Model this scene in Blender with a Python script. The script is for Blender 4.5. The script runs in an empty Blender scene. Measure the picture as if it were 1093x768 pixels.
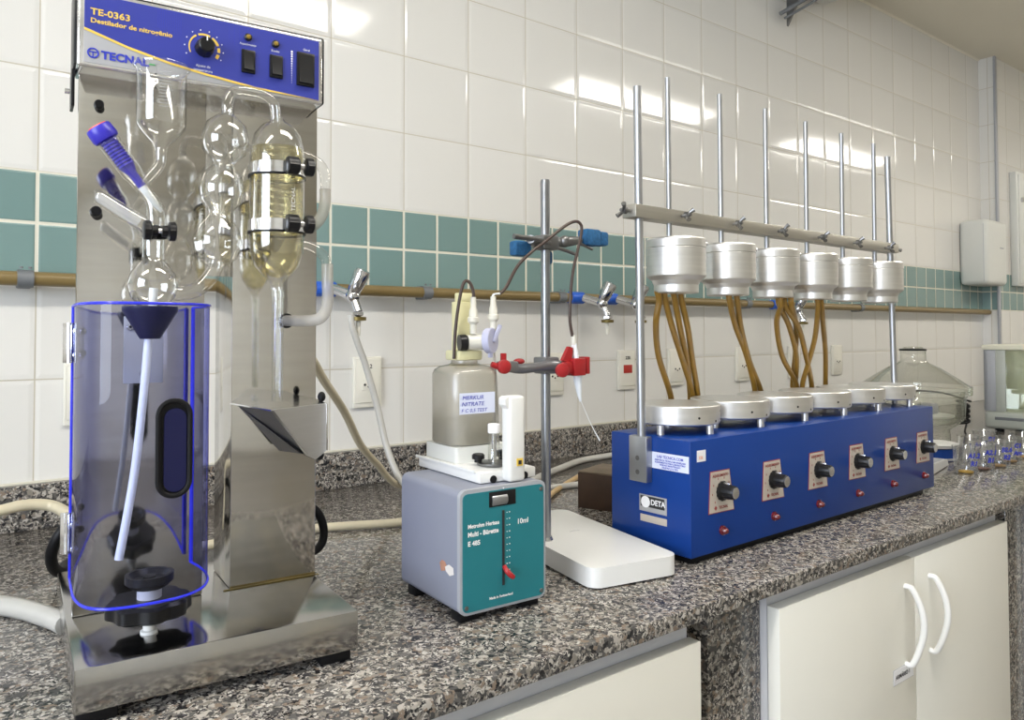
import bpy, bmesh, math, random
from mathutils import Vector, Matrix
random.seed(7)
PI = math.pi
S = bpy.context.scene
COL = S.collection

# ------------------------------------------------------------------ camera
cam_d = bpy.data.cameras.new('camera'); cam = bpy.data.objects.new('camera', cam_d); COL.objects.link(cam)
yaw, pit, rol = .655, .027, -.002
Fv = Vector((math.sin(yaw)*math.cos(pit), math.cos(yaw)*math.cos(pit), math.sin(pit)))
Rv = Vector((math.cos(yaw), -math.sin(yaw), 0)); Uv = Rv.cross(Fv)
R2 = Rv*math.cos(rol)+Uv*math.sin(rol); U2 = -Rv*math.sin(rol)+Uv*math.cos(rol)
cam.matrix_world = Matrix(((R2.x, U2.x, -Fv.x, -.763), (R2.y, U2.y, -Fv.y, -1.708), (R2.z, U2.z, -Fv.z, .369), (0, 0, 0, 1)))
cam_d.sensor_fit = 'HORIZONTAL'; cam_d.sensor_width = 36; cam_d.lens = 811.5*36/1093
cam_d.shift_y = -51.75/1093; cam_d.clip_start = .02
S.camera = cam
# ------------------------------------------------------------------ view, world
S.view_settings.view_transform = 'Standard'; S.view_settings.look = 'None'
S.view_settings.gamma = 1; S.view_settings.exposure = 0.16; S.view_settings.use_curve_mapping = False
S.cycles.transparent_max_bounces = 32; S.cycles.max_bounces = 10; S.cycles.glossy_bounces = 5
S.cycles.sample_clamp_indirect = 6
W = bpy.data.worlds.new('world'); S.world = W; W.use_nodes = True
W.node_tree.nodes['Background'].inputs[0].default_value = (.75, .85, 1, 1)
W.node_tree.nodes['Background'].inputs[1].default_value = .3
# ------------------------------------------------------------------ large area light: daylight at the window behind the bench
def area(name, loc, target, sx, sy, power, col):
    l = bpy.data.lights.new(name, 'AREA'); l.shape = 'RECTANGLE'; l.size = sx; l.size_y = sy; l.energy = power; l.color = col
    o = bpy.data.objects.new(name, l); COL.objects.link(o); o.location = loc
    o.rotation_euler = (Vector(target)-Vector(loc)).to_track_quat('-Z', 'Y').to_euler()
    return o
area('window_daylight', (-2.93, -1.9, .75), (0, -1.7, .6), 1.7, 1.3, 80, (.80, .88, 1))
LAMP_STRENGTH = 22

# ------------------------------------------------------------------ materials
MAT = {}
def nmat(name):
    m = bpy.data.materials.new(name); m.use_nodes = True; MAT[name] = m
    nt = m.node_tree; return m, nt, nt.nodes['Principled BSDF']
def N(nt, t, **k):
    n = nt.nodes.new(t)
    for a, b in k.items(): setattr(n, a, b)
    return n
def L(nt, a, b): nt.links.new(a, b)
def math_n(nt, op, a, b=None, c=None):
    n = N(nt, 'ShaderNodeMath', operation=op)
    for i, v in enumerate((a, b, c)):
        if v is None: continue
        if isinstance(v, (int, float)): n.inputs[i].default_value = v
        else: L(nt, v, n.inputs[i])
    return n.outputs[0]
def mixc(nt, f, a, b):
    n = N(nt, 'ShaderNodeMix', data_type='RGBA')
    for s, v in ((n.inputs[0], f), (n.inputs[6], a), (n.inputs[7], b)):
        if isinstance(v, (int, float)): s.default_value = v
        elif isinstance(v, tuple): s.default_value = (*v[:3], 1)
        else: L(nt, v, s)
    return n.outputs[2]
def ramp(nt, f, stops, interp='LINEAR'):
    r = N(nt, 'ShaderNodeValToRGB'); r.color_ramp.interpolation = interp
    e = r.color_ramp.elements
    while len(e) < len(stops): e.new(.5)
    for i, (p, c) in enumerate(stops): e[i].position = p; e[i].color = (*c, 1)
    L(nt, f, r.inputs[0]); return r.outputs[0]
def simple(name, col, rough=.5, metal=0, noise=.0, nscale=30, bump=0, coat=0, spec=.5):
    m, nt, b = nmat(name)
    b.inputs['Roughness'].default_value = rough; b.inputs['Metallic'].default_value = metal
    b.inputs['Specular IOR Level'].default_value = spec
    b.inputs['Coat Weight'].default_value = coat; b.inputs['Coat Roughness'].default_value = .08
    tc = N(nt, 'ShaderNodeTexCoord'); nz = N(nt, 'ShaderNodeTexNoise'); nz.inputs['Scale'].default_value = nscale
    nz.inputs['Detail'].default_value = 5
    L(nt, tc.outputs['Object'], nz.inputs['Vector'])
    k = max(noise, .01)
    c = mixc(nt, nz.outputs[0], tuple(max(0, x*(1-k)) for x in col), tuple(min(1, x*(1+k)) for x in col))
    L(nt, c, b.inputs['Base Color'])
    if bump:
        bp = N(nt, 'ShaderNodeBump'); bp.inputs['Strength'].default_value = .5; bp.inputs['Distance'].default_value = bump
        L(nt, nz.outputs[0], bp.inputs['Height']); L(nt, bp.outputs[0], b.inputs['Normal'])
    return m
def steel(name, col, r0, r1, streak=(3, 3, 60), stain=None, bump=.0):
    m, nt, b = nmat(name); b.inputs['Metallic'].default_value = 1
    tc = N(nt, 'ShaderNodeTexCoord'); mp = N(nt, 'ShaderNodeMapping'); mp.inputs['Scale'].default_value = streak
    nz = N(nt, 'ShaderNodeTexNoise'); nz.inputs['Scale'].default_value = 4; nz.inputs['Detail'].default_value = 6
    L(nt, tc.outputs['Object'], mp.inputs[0]); L(nt, mp.outputs[0], nz.inputs['Vector'])
    L(nt, math_n(nt, 'MULTIPLY_ADD', nz.outputs[0], r1-r0, r0), b.inputs['Roughness'])
    base = mixc(nt, nz.outputs[0], tuple(x*.88 for x in col), tuple(min(1, x*1.08) for x in col))
    if stain:
        n2 = N(nt, 'ShaderNodeTexNoise'); n2.inputs['Scale'].default_value = 14; n2.inputs['Detail'].default_value = 7
        L(nt, tc.outputs['Object'], n2.inputs['Vector'])
        f = ramp(nt, n2.outputs[0], [(.5, (0, 0, 0)), (.75, (.7, .7, .7))])
        base = mixc(nt, f, base, stain)
    L(nt, base, b.inputs['Base Color'])
    if bump:
        n3 = N(nt, 'ShaderNodeTexNoise'); n3.inputs['Scale'].default_value = 9
        L(nt, tc.outputs['Object'], n3.inputs['Vector'])
        bp = N(nt, 'ShaderNodeBump'); bp.inputs['Distance'].default_value = bump; L(nt, n3.outputs[0], bp.inputs['Height']); L(nt, bp.outputs[0], b.inputs['Normal'])
    return m
def thin_glass(name, clear, edge, refl=.05, rough=.02, power=2.2, gloss=.95):
    m = bpy.data.materials.new(name); m.use_nodes = True; MAT[name] = m; nt = m.node_tree; nt.nodes.clear()
    out = N(nt, 'ShaderNodeOutputMaterial'); lw = N(nt, 'ShaderNodeLayerWeight'); lw.inputs[0].default_value = .5
    tr = N(nt, 'ShaderNodeBsdfTransparent'); gl = N(nt, 'ShaderNodeBsdfGlossy'); gl.inputs['Roughness'].default_value = rough
    gl.inputs['Color'].default_value = (gloss, gloss, gloss, 1)
    L(nt, mixc(nt, math_n(nt, 'POWER', lw.outputs['Facing'], power), clear, edge), tr.inputs[0])
    f = math_n(nt, 'MULTIPLY_ADD', math_n(nt, 'POWER', lw.outputs['Facing'], 3.5), .75, refl)
    mx = N(nt, 'ShaderNodeMixShader'); L(nt, f, mx.inputs[0]); L(nt, tr.outputs[0], mx.inputs[1]); L(nt, gl.outputs[0], mx.inputs[2])
    L(nt, mx.outputs[0], out.inputs[0]); return m
def translucent(name, col, alpha=.5, rough=.35):
    m, nt, b = nmat(name); b.inputs['Base Color'].default_value = (*col, 1); b.inputs['Roughness'].default_value = rough
    b.inputs['Alpha'].default_value = alpha
    return m

def tile_mat():
    m, nt, b = nmat('glazed_wall_tile')
    g = N(nt, 'ShaderNodeNewGeometry'); sp = N(nt, 'ShaderNodeSeparateXYZ'); L(nt, g.outputs['Position'], sp.inputs[0])
    X = math_n(nt, 'SUBTRACT', sp.outputs[0], sp.outputs[1]); Z = sp.outputs[2]
    def cell(size):
        u = math_n(nt, 'DIVIDE', X, size); v = math_n(nt, 'DIVIDE', math_n(nt, 'SUBTRACT', Z, .08), size)
        fu = math_n(nt, 'FRACT', u); fv = math_n(nt, 'FRACT', v)
        du = math_n(nt, 'MULTIPLY', math_n(nt, 'MINIMUM', fu, math_n(nt, 'SUBTRACT', 1, fu)), size)
        dv = math_n(nt, 'MULTIPLY', math_n(nt, 'MINIMUM', fv, math_n(nt, 'SUBTRACT', 1, fv)), size)
        return u, v, fu, fv, math_n(nt, 'MINIMUM', du, dv)
    uw, vw, fuw, fvw, dw = cell(.2); ut, vt, fut, fvt, dt = cell(.1)
    teal = math_n(nt, 'MULTIPLY', math_n(nt, 'GREATER_THAN', Z, .4795), math_n(nt, 'LESS_THAN', Z, .6805))
    gw = math_n(nt, 'LESS_THAN', dw, .00125); gt = math_n(nt, 'LESS_THAN', dt, .0032)
    cid = N(nt, 'ShaderNodeCombineXYZ'); L(nt, math_n(nt, 'FLOOR', uw), cid.inputs[0]); L(nt, math_n(nt, 'FLOOR', vw), cid.inputs[1])
    wn = N(nt, 'ShaderNodeTexWhiteNoise', noise_dimensions='3D'); L(nt, cid.outputs[0], wn.inputs[0])
    cid2 = N(nt, 'ShaderNodeCombineXYZ'); L(nt, math_n(nt, 'FLOOR', ut), cid2.inputs[0]); L(nt, math_n(nt, 'FLOOR', vt), cid2.inputs[1])
    wn2 = N(nt, 'ShaderNodeTexWhiteNoise', noise_dimensions='3D'); L(nt, cid2.outputs[0], wn2.inputs[0])
    white = mixc(nt, wn.outputs[0], (.70, .69, .66), (.73, .72, .69))
    tealc = mixc(nt, wn2.outputs[0], (.165, .262, .252), (.190, .292, .280))
    cw = mixc(nt, gw, white, (.50, .46, .37)); ct = mixc(nt, gt, tealc, (.66, .64, .54))
    L(nt, mixc(nt, teal, cw, ct), b.inputs['Base Color'])
    grout = math_n(nt, 'ADD', math_n(nt, 'MULTIPLY', teal, gt), math_n(nt, 'MULTIPLY', math_n(nt, 'SUBTRACT', 1, teal), gw))
    L(nt, math_n(nt, 'MULTIPLY_ADD', grout, .5, math_n(nt, 'MULTIPLY_ADD', teal, .12, .09)), b.inputs['Roughness'])
    b.inputs['Specular IOR Level'].default_value = .5
    def pillow(d, w, h):
        mr = N(nt, 'ShaderNodeMapRange', interpolation_type='SMOOTHERSTEP'); L(nt, d, mr.inputs[0])
        mr.inputs[1].default_value = 0; mr.inputs[2].default_value = w; mr.inputs[3].default_value = 0; mr.inputs[4].default_value = h
        return mr.outputs[0]
    tilt = math_n(nt, 'MULTIPLY', math_n(nt, 'ADD', math_n(nt, 'MULTIPLY', math_n(nt, 'SUBTRACT', wn.outputs[0], .5), fuw),
                  math_n(nt, 'MULTIPLY', math_n(nt, 'SUBTRACT', N_sep(nt, wn.outputs[1]), .5), fvw)), .0016)
    hw = math_n(nt, 'ADD', pillow(dw, .012, .0009), tilt); ht = pillow(dt, .008, .0012)
    h = math_n(nt, 'ADD', math_n(nt, 'MULTIPLY', teal, ht), math_n(nt, 'MULTIPLY', math_n(nt, 'SUBTRACT', 1, teal), hw))
    bp = N(nt, 'ShaderNodeBump'); bp.inputs['Strength'].default_value = 1; bp.inputs['Distance'].default_value = 1
    L(nt, h, bp.inputs['Height']); L(nt, bp.outputs[0], b.inputs['Normal'])
    return m
def N_sep(nt, col):
    s = N(nt, 'ShaderNodeSeparateColor'); L(nt, col, s.inputs[0]); return s.outputs[1]
def granite(name='granite'):
    m, nt, b = nmat(name)
    tc = N(nt, 'ShaderNodeNewGeometry')
    nz = N(nt, 'ShaderNodeTexNoise'); nz.inputs['Scale'].default_value = 90; nz.inputs['Detail'].default_value = 6; L(nt, tc.outputs['Position'], nz.inputs['Vector'])
    mv = N(nt, 'ShaderNodeVectorMath', operation='MULTIPLY_ADD'); L(nt, nz.outputs['Color'], mv.inputs[0]); mv.inputs[1].default_value = (.022, .022, .022)
    L(nt, tc.outputs['Position'], mv.inputs[2])
    def vor(scale, stops):
        v = N(nt, 'ShaderNodeTexVoronoi'); v.inputs['Scale'].default_value = scale; L(nt, mv.outputs[0], v.inputs['Vector'])
        s = N(nt, 'ShaderNodeSeparateColor'); L(nt, v.outputs['Color'], s.inputs[0])
        return ramp(nt, s.outputs[0], stops, 'CONSTANT')
    a = vor(155, [(0, (.010, .010, .012)), (.17, (.055, .053, .052)), (.36, (.19, .145, .11)), (.49, (.20, .18, .155)), (.66, (.38, .35, .31)), (.84, (.10, .095, .09))])
    c = vor(330, [(0, (.012, .012, .016)), (.20, (.10, .094, .088)), (.42, (.25, .225, .195)), (.62, (.47, .44, .395)), (.84, (.045, .043, .047))])
    n2 = N(nt, 'ShaderNodeTexNoise'); n2.inputs['Scale'].default_value = 70; n2.inputs['Detail'].default_value = 3; L(nt, tc.outputs['Position'], n2.inputs['Vector'])
    f = ramp(nt, n2.outputs[0], [(.46, (0, 0, 0)), (.54, (1, 1, 1))])
    L(nt, mixc(nt, .05, mixc(nt, f, a, c), (.165, .155, .135)), b.inputs['Base Color'])
    b.inputs['Roughness'].default_value = .16
    return m
tile_mat(); granite()
simple('ceiling_paint', (.74, .70, .60), .9, noise=.03, nscale=2)
simple('plain_wall', (.72, .70, .64), .7)
simple('dark_floor', (.30, .28, .25), .4, noise=.2)
steel('stainless', (.57, .555, .53), .04, .13, (2, 2, 30), stain=(.50, .47, .40), bump=.00012)
steel('stainless_base', (.43, .425, .42), .08, .2, (14, 2, 14), stain=(.52, .49, .43), bump=.00015)
steel('bright_steel', (.82, .82, .83), .12, .2)
steel('chrome', (.62, .62, .64), .10, .16)
steel('aluminium', (.74, .73, .71), .36, .46, (2, 2, 60))
steel('galvanised', (.42, .43, .45), .34, .46, (2, 2, 10))
steel('bar_metal', (.50, .48, .43), .35, .5)
steel('dark_metal', (.22, .22, .22), .3, .45)
steel('stand_rod', (.30, .31, .33), .22, .4, (2, 2, 14))
simple('pipe_ochre', (.205, .145, .055), .35, noise=.08)
simple('grey_plastic', (.16, .17, .18), .5)
simple('blue_paint', (.006, .040, .22), .32, noise=.06, nscale=3, coat=.0, spec=.25)
simple('panel_blue', (.030, .042, .29), .35, noise=.05, nscale=40)
simple('panel_grey', (.36, .36, .37), .35)
simple('yellow_ink', (.75, .52, .08), .5)
simple('white_ink', (.8, .8, .8), .5)
simple('blue_ink', (.02, .035, .42), .5)
simple('black_ink', (.02, .02, .022), .5)
simple('red_ink', (.26, .035, .035), .5)
simple('orange_ink', (.75, .30, .15), .5)
simple('green_ink', (.05, .35, .10), .5)
simple('black_plastic', (.007, .007, .008), .32, spec=.3)
simple('black_rubber', (.006, .006, .007), .45, spec=.22)
simple('navy_cone', (.006, .007, .045), .35, spec=.3)
simple('cap_blue', (.030, .022, .42), .35)
simple('cap_red', (.65, .10, .07), .4)
simple('white_plastic', (.72, .72, .70), .35)
simple('white_tube', (.78, .82, .86), .35)
simple('cream_plastic', (.66, .63, .53), .35)
simple('yellow_plastic', (.74, .70, .42), .35)
simple('grey_case', (.235, .25, .31), .5, noise=.06, nscale=8)
simple('case_edge', (.36, .37, .40), .45)
simple('teal_panel', (.010, .165, .195), .5, noise=.04)
simple('peel_brown', (.40, .20, .13), .7, noise=.3, nscale=90)
simple('peel_white', (.70, .66, .62), .6)
simple('bench_white', (.76, .76, .74), .3, noise=.01, coat=.3)
simple('laminate', (.76, .75, .69), .35, noise=.01)
simple('laminate_grey', (.60, .60, .62), .5, noise=.02)
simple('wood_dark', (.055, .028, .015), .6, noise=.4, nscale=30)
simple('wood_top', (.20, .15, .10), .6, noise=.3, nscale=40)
simple('hose_amber', (.27, .150, .022), .35, noise=.22, nscale=60)
simple('hose_pale', (.56, .50, .36), .4, noise=.06)
simple('hose_clear', (.46, .45, .42), .3, noise=.08)
simple('hose_rust', (.50, .34, .15), .35, noise=.3, nscale=40)
simple('hose_brown', (.055, .035, .028), .4)
simple('clamp_red', (.33, .012, .015), .35)
simple('clamp_grey', (.22, .22, .23), .35, metal=.6)
simple('cork_blue', (.015, .10, .24), .8, noise=.5, nscale=220, bump=.001)
simple('tap_blue', (.02, .11, .55), .4)
simple('lavender_plastic', (.44, .45, .60), .35)
simple('led_red', (.12, .008, .012), .25, coat=.5)
simple('dial_plate', (.48, .43, .37), .4)
simple('label_paper', (.66, .70, .85), .6)
simple('label_white', (.80, .80, .82), .6)
simple('brass', (.16, .12, .035), .4, metal=.6)
simple('outlet_white', (.74, .72, .64), .35)
simple('socket_red', (.40, .03, .02), .4)
simple('dispenser_white', (.66, .67, .64), .35)
simple('balance_grey', (.42, .44, .40), .4)
simple('balance_cream', (.72, .70, .58), .4)
simple('residue_yellow', (.70, .40, .02), .4)
simple('residue_brown', (.13, .035, .015), .5)
simple('residue_ochre', (.36, .20, .06), .5)
simple('salt_white', (.78, .78, .76), .8)
simple('amber_lens', (.25, .16, .02), .3)
thin_glass('glass', (.965, .965, .955), (.60, .60, .57), refl=.10, power=3, gloss=1)
thin_glass('glass_thick', (.96, .965, .945), (.66, .70, .63), refl=.09, power=2.5)
thin_glass('beaker_plastic', (.86, .87, .89), (.72, .74, .77), refl=.18, rough=.06)
thin_glass('acrylic_blue', (.79, .81, .955), (.30, .34, .88), refl=.025, power=2, gloss=.6)
translucent('acrylic_edge', (.035, .045, .85), .8, .2)
thin_glass('liquid_yellow', (.965, .935, .77), (.90, .84, .58), refl=.04, power=2)
thin_glass('bottle_plastic', (.88, .87, .84), (.62, .60, .54), refl=.05, rough=.25, power=1.2)
thin_glass('balance_glass', (.93, .95, .90), (.70, .76, .66), refl=.06)
translucent('bottle_haze', (.72, .70, .64), .40)
translucent('bottle_liquid', (.52, .50, .45), .75)
translucent('soft_tube', (.46, .44, .40), .5)
translucent('milky_plastic', (.74, .72, .64), .85)
translucent('glass_label', (.75, .76, .78), .38)
def lamp_mat():
    m = bpy.data.materials.new('lamp_diffuser'); m.use_nodes = True; nt = m.node_tree; nt.nodes.clear()
    o = N(nt, 'ShaderNodeOutputMaterial'); e = N(nt, 'ShaderNodeEmission'); e.inputs[0].default_value = (1, .95, .865, 1)
    e.inputs[1].default_value = LAMP_STRENGTH; L(nt, e.outputs[0], o.inputs[0]); MAT['lamp'] = m
lamp_mat()

# ------------------------------------------------------------------ mesh builder
def catmull(pts, n=6):
    P = [Vector(p) for p in pts]
    if len(P) < 3: return P
    P = [P[0]*2-P[1]]+P+[P[-1]*2-P[-2]]; out = []
    for i in range(1, len(P)-2):
        a, b, c, d = P[i-1], P[i], P[i+1], P[i+2]
        for k in range(n):
            t = k/n
            out.append(.5*((2*b)+(c-a)*t+(2*a-5*b+4*c-d)*t*t+(-a+3*b-3*c+d)*t**3))
    out.append(P[-2]); return out
def align(v, loc=(0, 0, 0)):
    return Matrix.Translation(Vector(loc)) @ Vector(v).to_track_quat('Z', 'Y').to_matrix().to_4x4()
class MB:
    def __init__(s): s.bm = bmesh.new(); s.mats = []
    def _mi(s, m):
        if m is None: return 0
        if m not in s.mats: s.mats.append(m)
        return s.mats.index(m)
    def box(s, a, b, bev=0, seg=2, mat=None, M=None, edges=None):
        mi = s._mi(mat); lo = [min(p, q) for p, q in zip(a, b)]; hi = [max(p, q) for p, q in zip(a, b)]
        r = bmesh.ops.create_cube(s.bm, size=1); vs = r['verts']
        for v in vs: v.co = Vector([lo[i]+(v.co[i]+.5)*(hi[i]-lo[i]) for i in range(3)])
        if bev > 0:
            es = {e for v in vs for e in v.link_edges}
            if edges is not None:
                es = {e for e in es if abs((e.verts[0].co-e.verts[1].co).normalized()[edges]) > .9}
            before = set(s.bm.verts)
            g = bmesh.ops.bevel(s.bm, geom=list(es), offset=bev, segments=seg, affect='EDGES', profile=.5)
            vs = [v for v in vs if v.is_valid]+[v for v in g['verts']]
            vs = list(set(vs)|(set(s.bm.verts)-before))
        fs = {f for v in vs for f in v.link_faces}
        for f in fs: f.material_index = mi
        if M is not None: bmesh.ops.transform(s.bm, matrix=M, verts=list({v for f in fs for v in f.verts}))
        return s
    def lathe(s, prof, c=(0, 0, 0), n=40, mat=None, M=None, cap0=False, cap1=False, fn=None):
        mi = s._mi(mat); rings = []
        T = M if M is not None else Matrix.Identity(4)
        for r, z in prof:
            if r < 1e-6: rings.append([s.bm.verts.new(T @ Vector((c[0], c[1], c[2]+z)))])
            else:
                ring = []
                for k in range(n):
                    a = 2*PI*k/n; rr = r*(fn(a) if fn else 1)
                    ring.append(s.bm.verts.new(T @ Vector((c[0]+rr*math.cos(a), c[1]+rr*math.sin(a), c[2]+z))))
                rings.append(ring)
        for A, B in zip(rings, rings[1:]):
            for k in range(n):
                k2 = (k+1) % n
                q = [A[k % len(A)], A[k2 % len(A)], B[k2 % len(B)], B[k % len(B)]]
                u = []
                for v in q:
                    if v not in u: u.append(v)
                if len(u) >= 3:
                    try: s.bm.faces.new(u).material_index = mi
                    except ValueError: pass
        for flag, R, rev in ((cap0, rings[0], True), (cap1, rings[-1], False)):
            if flag and len(R) > 2: s.bm.faces.new(list(reversed(R)) if rev else R).material_index = mi
        return s
    def cyl(s, p, q, r, r2=None, n=24, mat=None, cap=True):
        p, q = Vector(p), Vector(q); d = q-p
        return s.lathe([(r, 0), (r if r2 is None else r2, d.length)], n=n, mat=mat, M=align(d, p), cap0=cap, cap1=cap)
    def tube(s, pts, r, n=12, mat=None, cap=True, sub=6, smooth=True):
        mi = s._mi(mat); P = catmull(pts, sub) if smooth else [Vector(p) for p in pts]
        rs = r if isinstance(r, (list, tuple)) else None
        t0 = (P[1]-P[0]).normalized(); up = Vector((0, 0, 1)) if abs(t0.z) < .9 else Vector((1, 0, 0))
        x = t0.cross(up).normalized(); rings = []
        for i, p in enumerate(P):
            t = (P[min(i+1, len(P)-1)]-P[max(i-1, 0)]).normalized()
            x = (x-t*x.dot(t)).normalized(); y = t.cross(x)
            if rs:
                f = i/(len(P)-1)*(len(rs)-1); k = min(int(f), len(rs)-2); rr = rs[k]+(rs[k+1]-rs[k])*(f-k)
            else: rr = r
            rings.append([s.bm.verts.new(p+(x*math.cos(2*PI*j/n)+y*math.sin(2*PI*j/n))*rr) for j in range(n)])
        for A, B in zip(rings, rings[1:]):
            for k in range(n): s.bm.faces.new((A[k], A[(k+1) % n], B[(k+1) % n], B[k])).material_index = mi
        if cap: s.bm.faces.new(list(reversed(rings[0]))).material_index = mi; s.bm.faces.new(rings[-1]).material_index = mi
        return s
    def sphere(s, c, r, n=24, mat=None, sc=(1, 1, 1)):
        mi = s._mi(mat)
        g = bmesh.ops.create_uvsphere(s.bm, u_segments=n, v_segments=n//2, radius=r)
        for v in g['verts']: v.co = Vector((v.co.x*sc[0]+c[0], v.co.y*sc[1]+c[1], v.co.z*sc[2]+c[2]))
        for f in {f for v in g['verts'] for f in v.link_faces}: f.material_index = mi
        return s
    def prism(s, poly, d, mat=None, M=None, closed=True):
        """poly: list of 3D points (planar), extruded by vector d"""
        mi = s._mi(mat); T = M if M is not None else Matrix.Identity(4); d = Vector(d)
        A = [s.bm.verts.new(T @ Vector(p)) for p in poly]; B = [s.bm.verts.new(T @ (Vector(p)+d)) for p in poly]
        n = len(A); s.bm.faces.new(A).material_index = mi; s.bm.faces.new(list(reversed(B))).material_index = mi
        for k in range(n): s.bm.faces.new((A[k], B[k], B[(k+1) % n], A[(k+1) % n])).material_index = mi
        return s
    def build(s, name, mat, parent=None, sharp=35, smooth=True, loc=None):
        bmesh.ops.recalc_face_normals(s.bm, faces=s.bm.faces)
        me = bpy.data.meshes.new(name); s.bm.to_mesh(me); s.bm.free()
        if s.mats:
            for m in s.mats: me.materials.append(MAT[m])
        else: me.materials.append(MAT[mat])
        if smooth:
            me.shade_smooth()
            try: me.set_sharp_from_angle(angle=math.radians(sharp))
            except Exception: pass
        o = bpy.data.objects.new(name, me); COL.objects.link(o)
        if parent: o.parent = parent
        if loc: o.location = loc
        return o
def text(body, size, mat, parent, M, name='lettering', align_x='LEFT', bold=0, sx=1, shear=0, spacing=1):
    cu = bpy.data.curves.new(name, 'FONT'); cu.body = body; cu.size = size; cu.align_x = align_x; cu.offset = bold
    cu.shear = shear; cu.space_character = spacing; cu.resolution_u = 3; cu.extrude = .00008
    t = bpy.data.objects.new('tmp', cu); COL.objects.link(t)
    bpy.context.view_layer.update()
    me = bpy.data.meshes.new_from_object(t.evaluated_get(bpy.context.evaluated_depsgraph_get()))
    bpy.data.objects.remove(t); bpy.data.curves.remove(cu)
    me.transform(M @ Matrix.Diagonal((sx, 1, 1, 1))); me.materials.clear(); me.materials.append(MAT[mat])
    o = bpy.data.objects.new(name, me); COL.objects.link(o)
    if parent: o.parent = parent
    return o
def face_y(x, y, z): return Matrix.Translation((x, y, z)) @ Matrix.Rotation(PI/2, 4, 'X')        # reads from -y
def face_x(x, y, z): return Matrix.Translation((x, y, z)) @ Matrix(((0, 0, -1, 0), (-1, 0, 0, 0), (0, 1, 0, 0), (0, 0, 0, 1)))  # reads from -x
def thing(name, label, cat, loc=(0, 0, 0), rz=0, group=None):
    o = bpy.data.objects.new(name, None); COL.objects.link(o); o.location = loc; o.rotation_euler = (0, 0, rz)
    o.empty_display_size = .05
    return tag(o, label, cat, group)
def tag(o, label, cat, group=None):
    o['label'] = label; o['category'] = cat
    if group: o['group'] = group
    return o
def struct(mb, name, mat): o = mb.build(name, mat); o['kind'] = 'structure'; return o
def copy_tree(o, parent=None):
    c = o.copy(); COL.objects.link(c)
    if parent: c.parent = parent
    for ch in list(o.children): copy_tree(ch, c)
    return c

# ================================================================== the room (bench top is z = 0, tiled wall is y = 0)
FL, CE = -.9, 1.845
struct(MB().box((-3, 0, FL), (6.2, .15, CE)), 'wall_back', 'glazed_wall_tile')
struct(MB().box((3.757, -.072, FL), (6.2, 0, CE)), 'wall_pillar', 'glazed_wall_tile')
struct(MB().box((6.05, -4.2, FL), (6.2, -.072, CE)), 'wall_right', 'plain_wall')
struct(MB().box((-3.15, -4.2, FL), (6.2, -4.35, CE)), 'wall_front', 'plain_wall')
wl = MB(); wl.box((-3.15, -4.2, FL), (-3, -2.8, CE)); wl.box((-3.15, -1, FL), (-3, .15, CE)); wl.box((-3.15, -2.8, FL), (-3, -1, .05)); wl.box((-3.15, -2.8, 1.45), (-3, -1, CE))
struct(wl, 'wall_left', 'plain_wall')
wf = MB()
for a, b in (((-3.1, -2.8, .05), (-3.04, -1, .1)), ((-3.1, -2.8, 1.4), (-3.04, -1, 1.45)), ((-3.1, -2.8, .1), (-3.04, -2.75, 1.4)), ((-3.1, -1.05, .1), (-3.04, -1, 1.4)), ((-3.1, -1.93, .1), (-3.04, -1.87, 1.4))): wf.box(a, b)
struct(wf, 'window_1', 'laminate_grey')
struct(MB().box((-3.15, -4.35, FL-.1), (6.2, .15, FL)), 'floor', 'dark_floor')
struct(MB().box((-3.15, -4.35, CE), (6.2, .15, CE+.1)), 'ceiling', 'ceiling_paint')
struct(MB().prism([(2.4, -.001, CE), (2.4, -.008, CE), (2.4, -.001, CE-.008)], (1.357, 0, 0)), 'trim_1', 'ceiling_paint')
struct(MB().box((3.748, -.085, FL), (3.775, -.073, CE-.001), .004), 'trim_2', 'case_edge')

def ceiling_lamp(x, y, label):
    t = thing('ceiling_light', label, 'ceiling light', (x, y, CE), 0, 'fluorescent ceiling lights')
    MB().box((-.66, -.16, -.035), (.66, .16, 0), .006).build('lamp_housing', 'white_plastic', t)
    MB().box((-.62, -.135, -.045), (.62, .135, -.036), .003).build('diffuser', 'lamp', t)
ceiling_lamp(2.77, -1.56, 'long fluorescent ceiling light, second along the row over the aisle')
ceiling_lamp(.20, -1.56, 'long fluorescent ceiling light, first along the row over the aisle')
ceiling_lamp(5.05, -1.56, 'long fluorescent ceiling light at the far right end of the row')
ceiling_lamp(-1.9, -1.56, 'long fluorescent ceiling light nearest the window')

# ---- bench
bench = thing('workbench', 'long speckled granite worktop with low backsplash along the tiled wall', 'workbench', (0, 0, 0))
MB().box((-1.9, -1.042, -.022), (3.755, -.002, 0), .002).build('worktop', 'granite', bench)
struct(MB().box((-1.9, -.024, .0005), (1.78, -.0005, .084), .001), 'trim_3', 'granite')
struct(MB().box((-1.9, -.006, .0842), (1.78, -.0005, .088)), 'trim_4', 'cream_plastic')
for x0, x1 in ((.135, .262), (1.215, 1.34), (-1.2, -1.08)):
    tag(MB().box((x0, -1.0, FL+.001), (x1, -.1, -.0225), .002).build('support_panel', 'granite'), {.135: 'granite support panel between the two white cabinets', 1.215: 'granite support panel right of the double-door cabinet', -1.2: 'granite support panel at the left end of the bench'}[x0], 'support panel')

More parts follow.
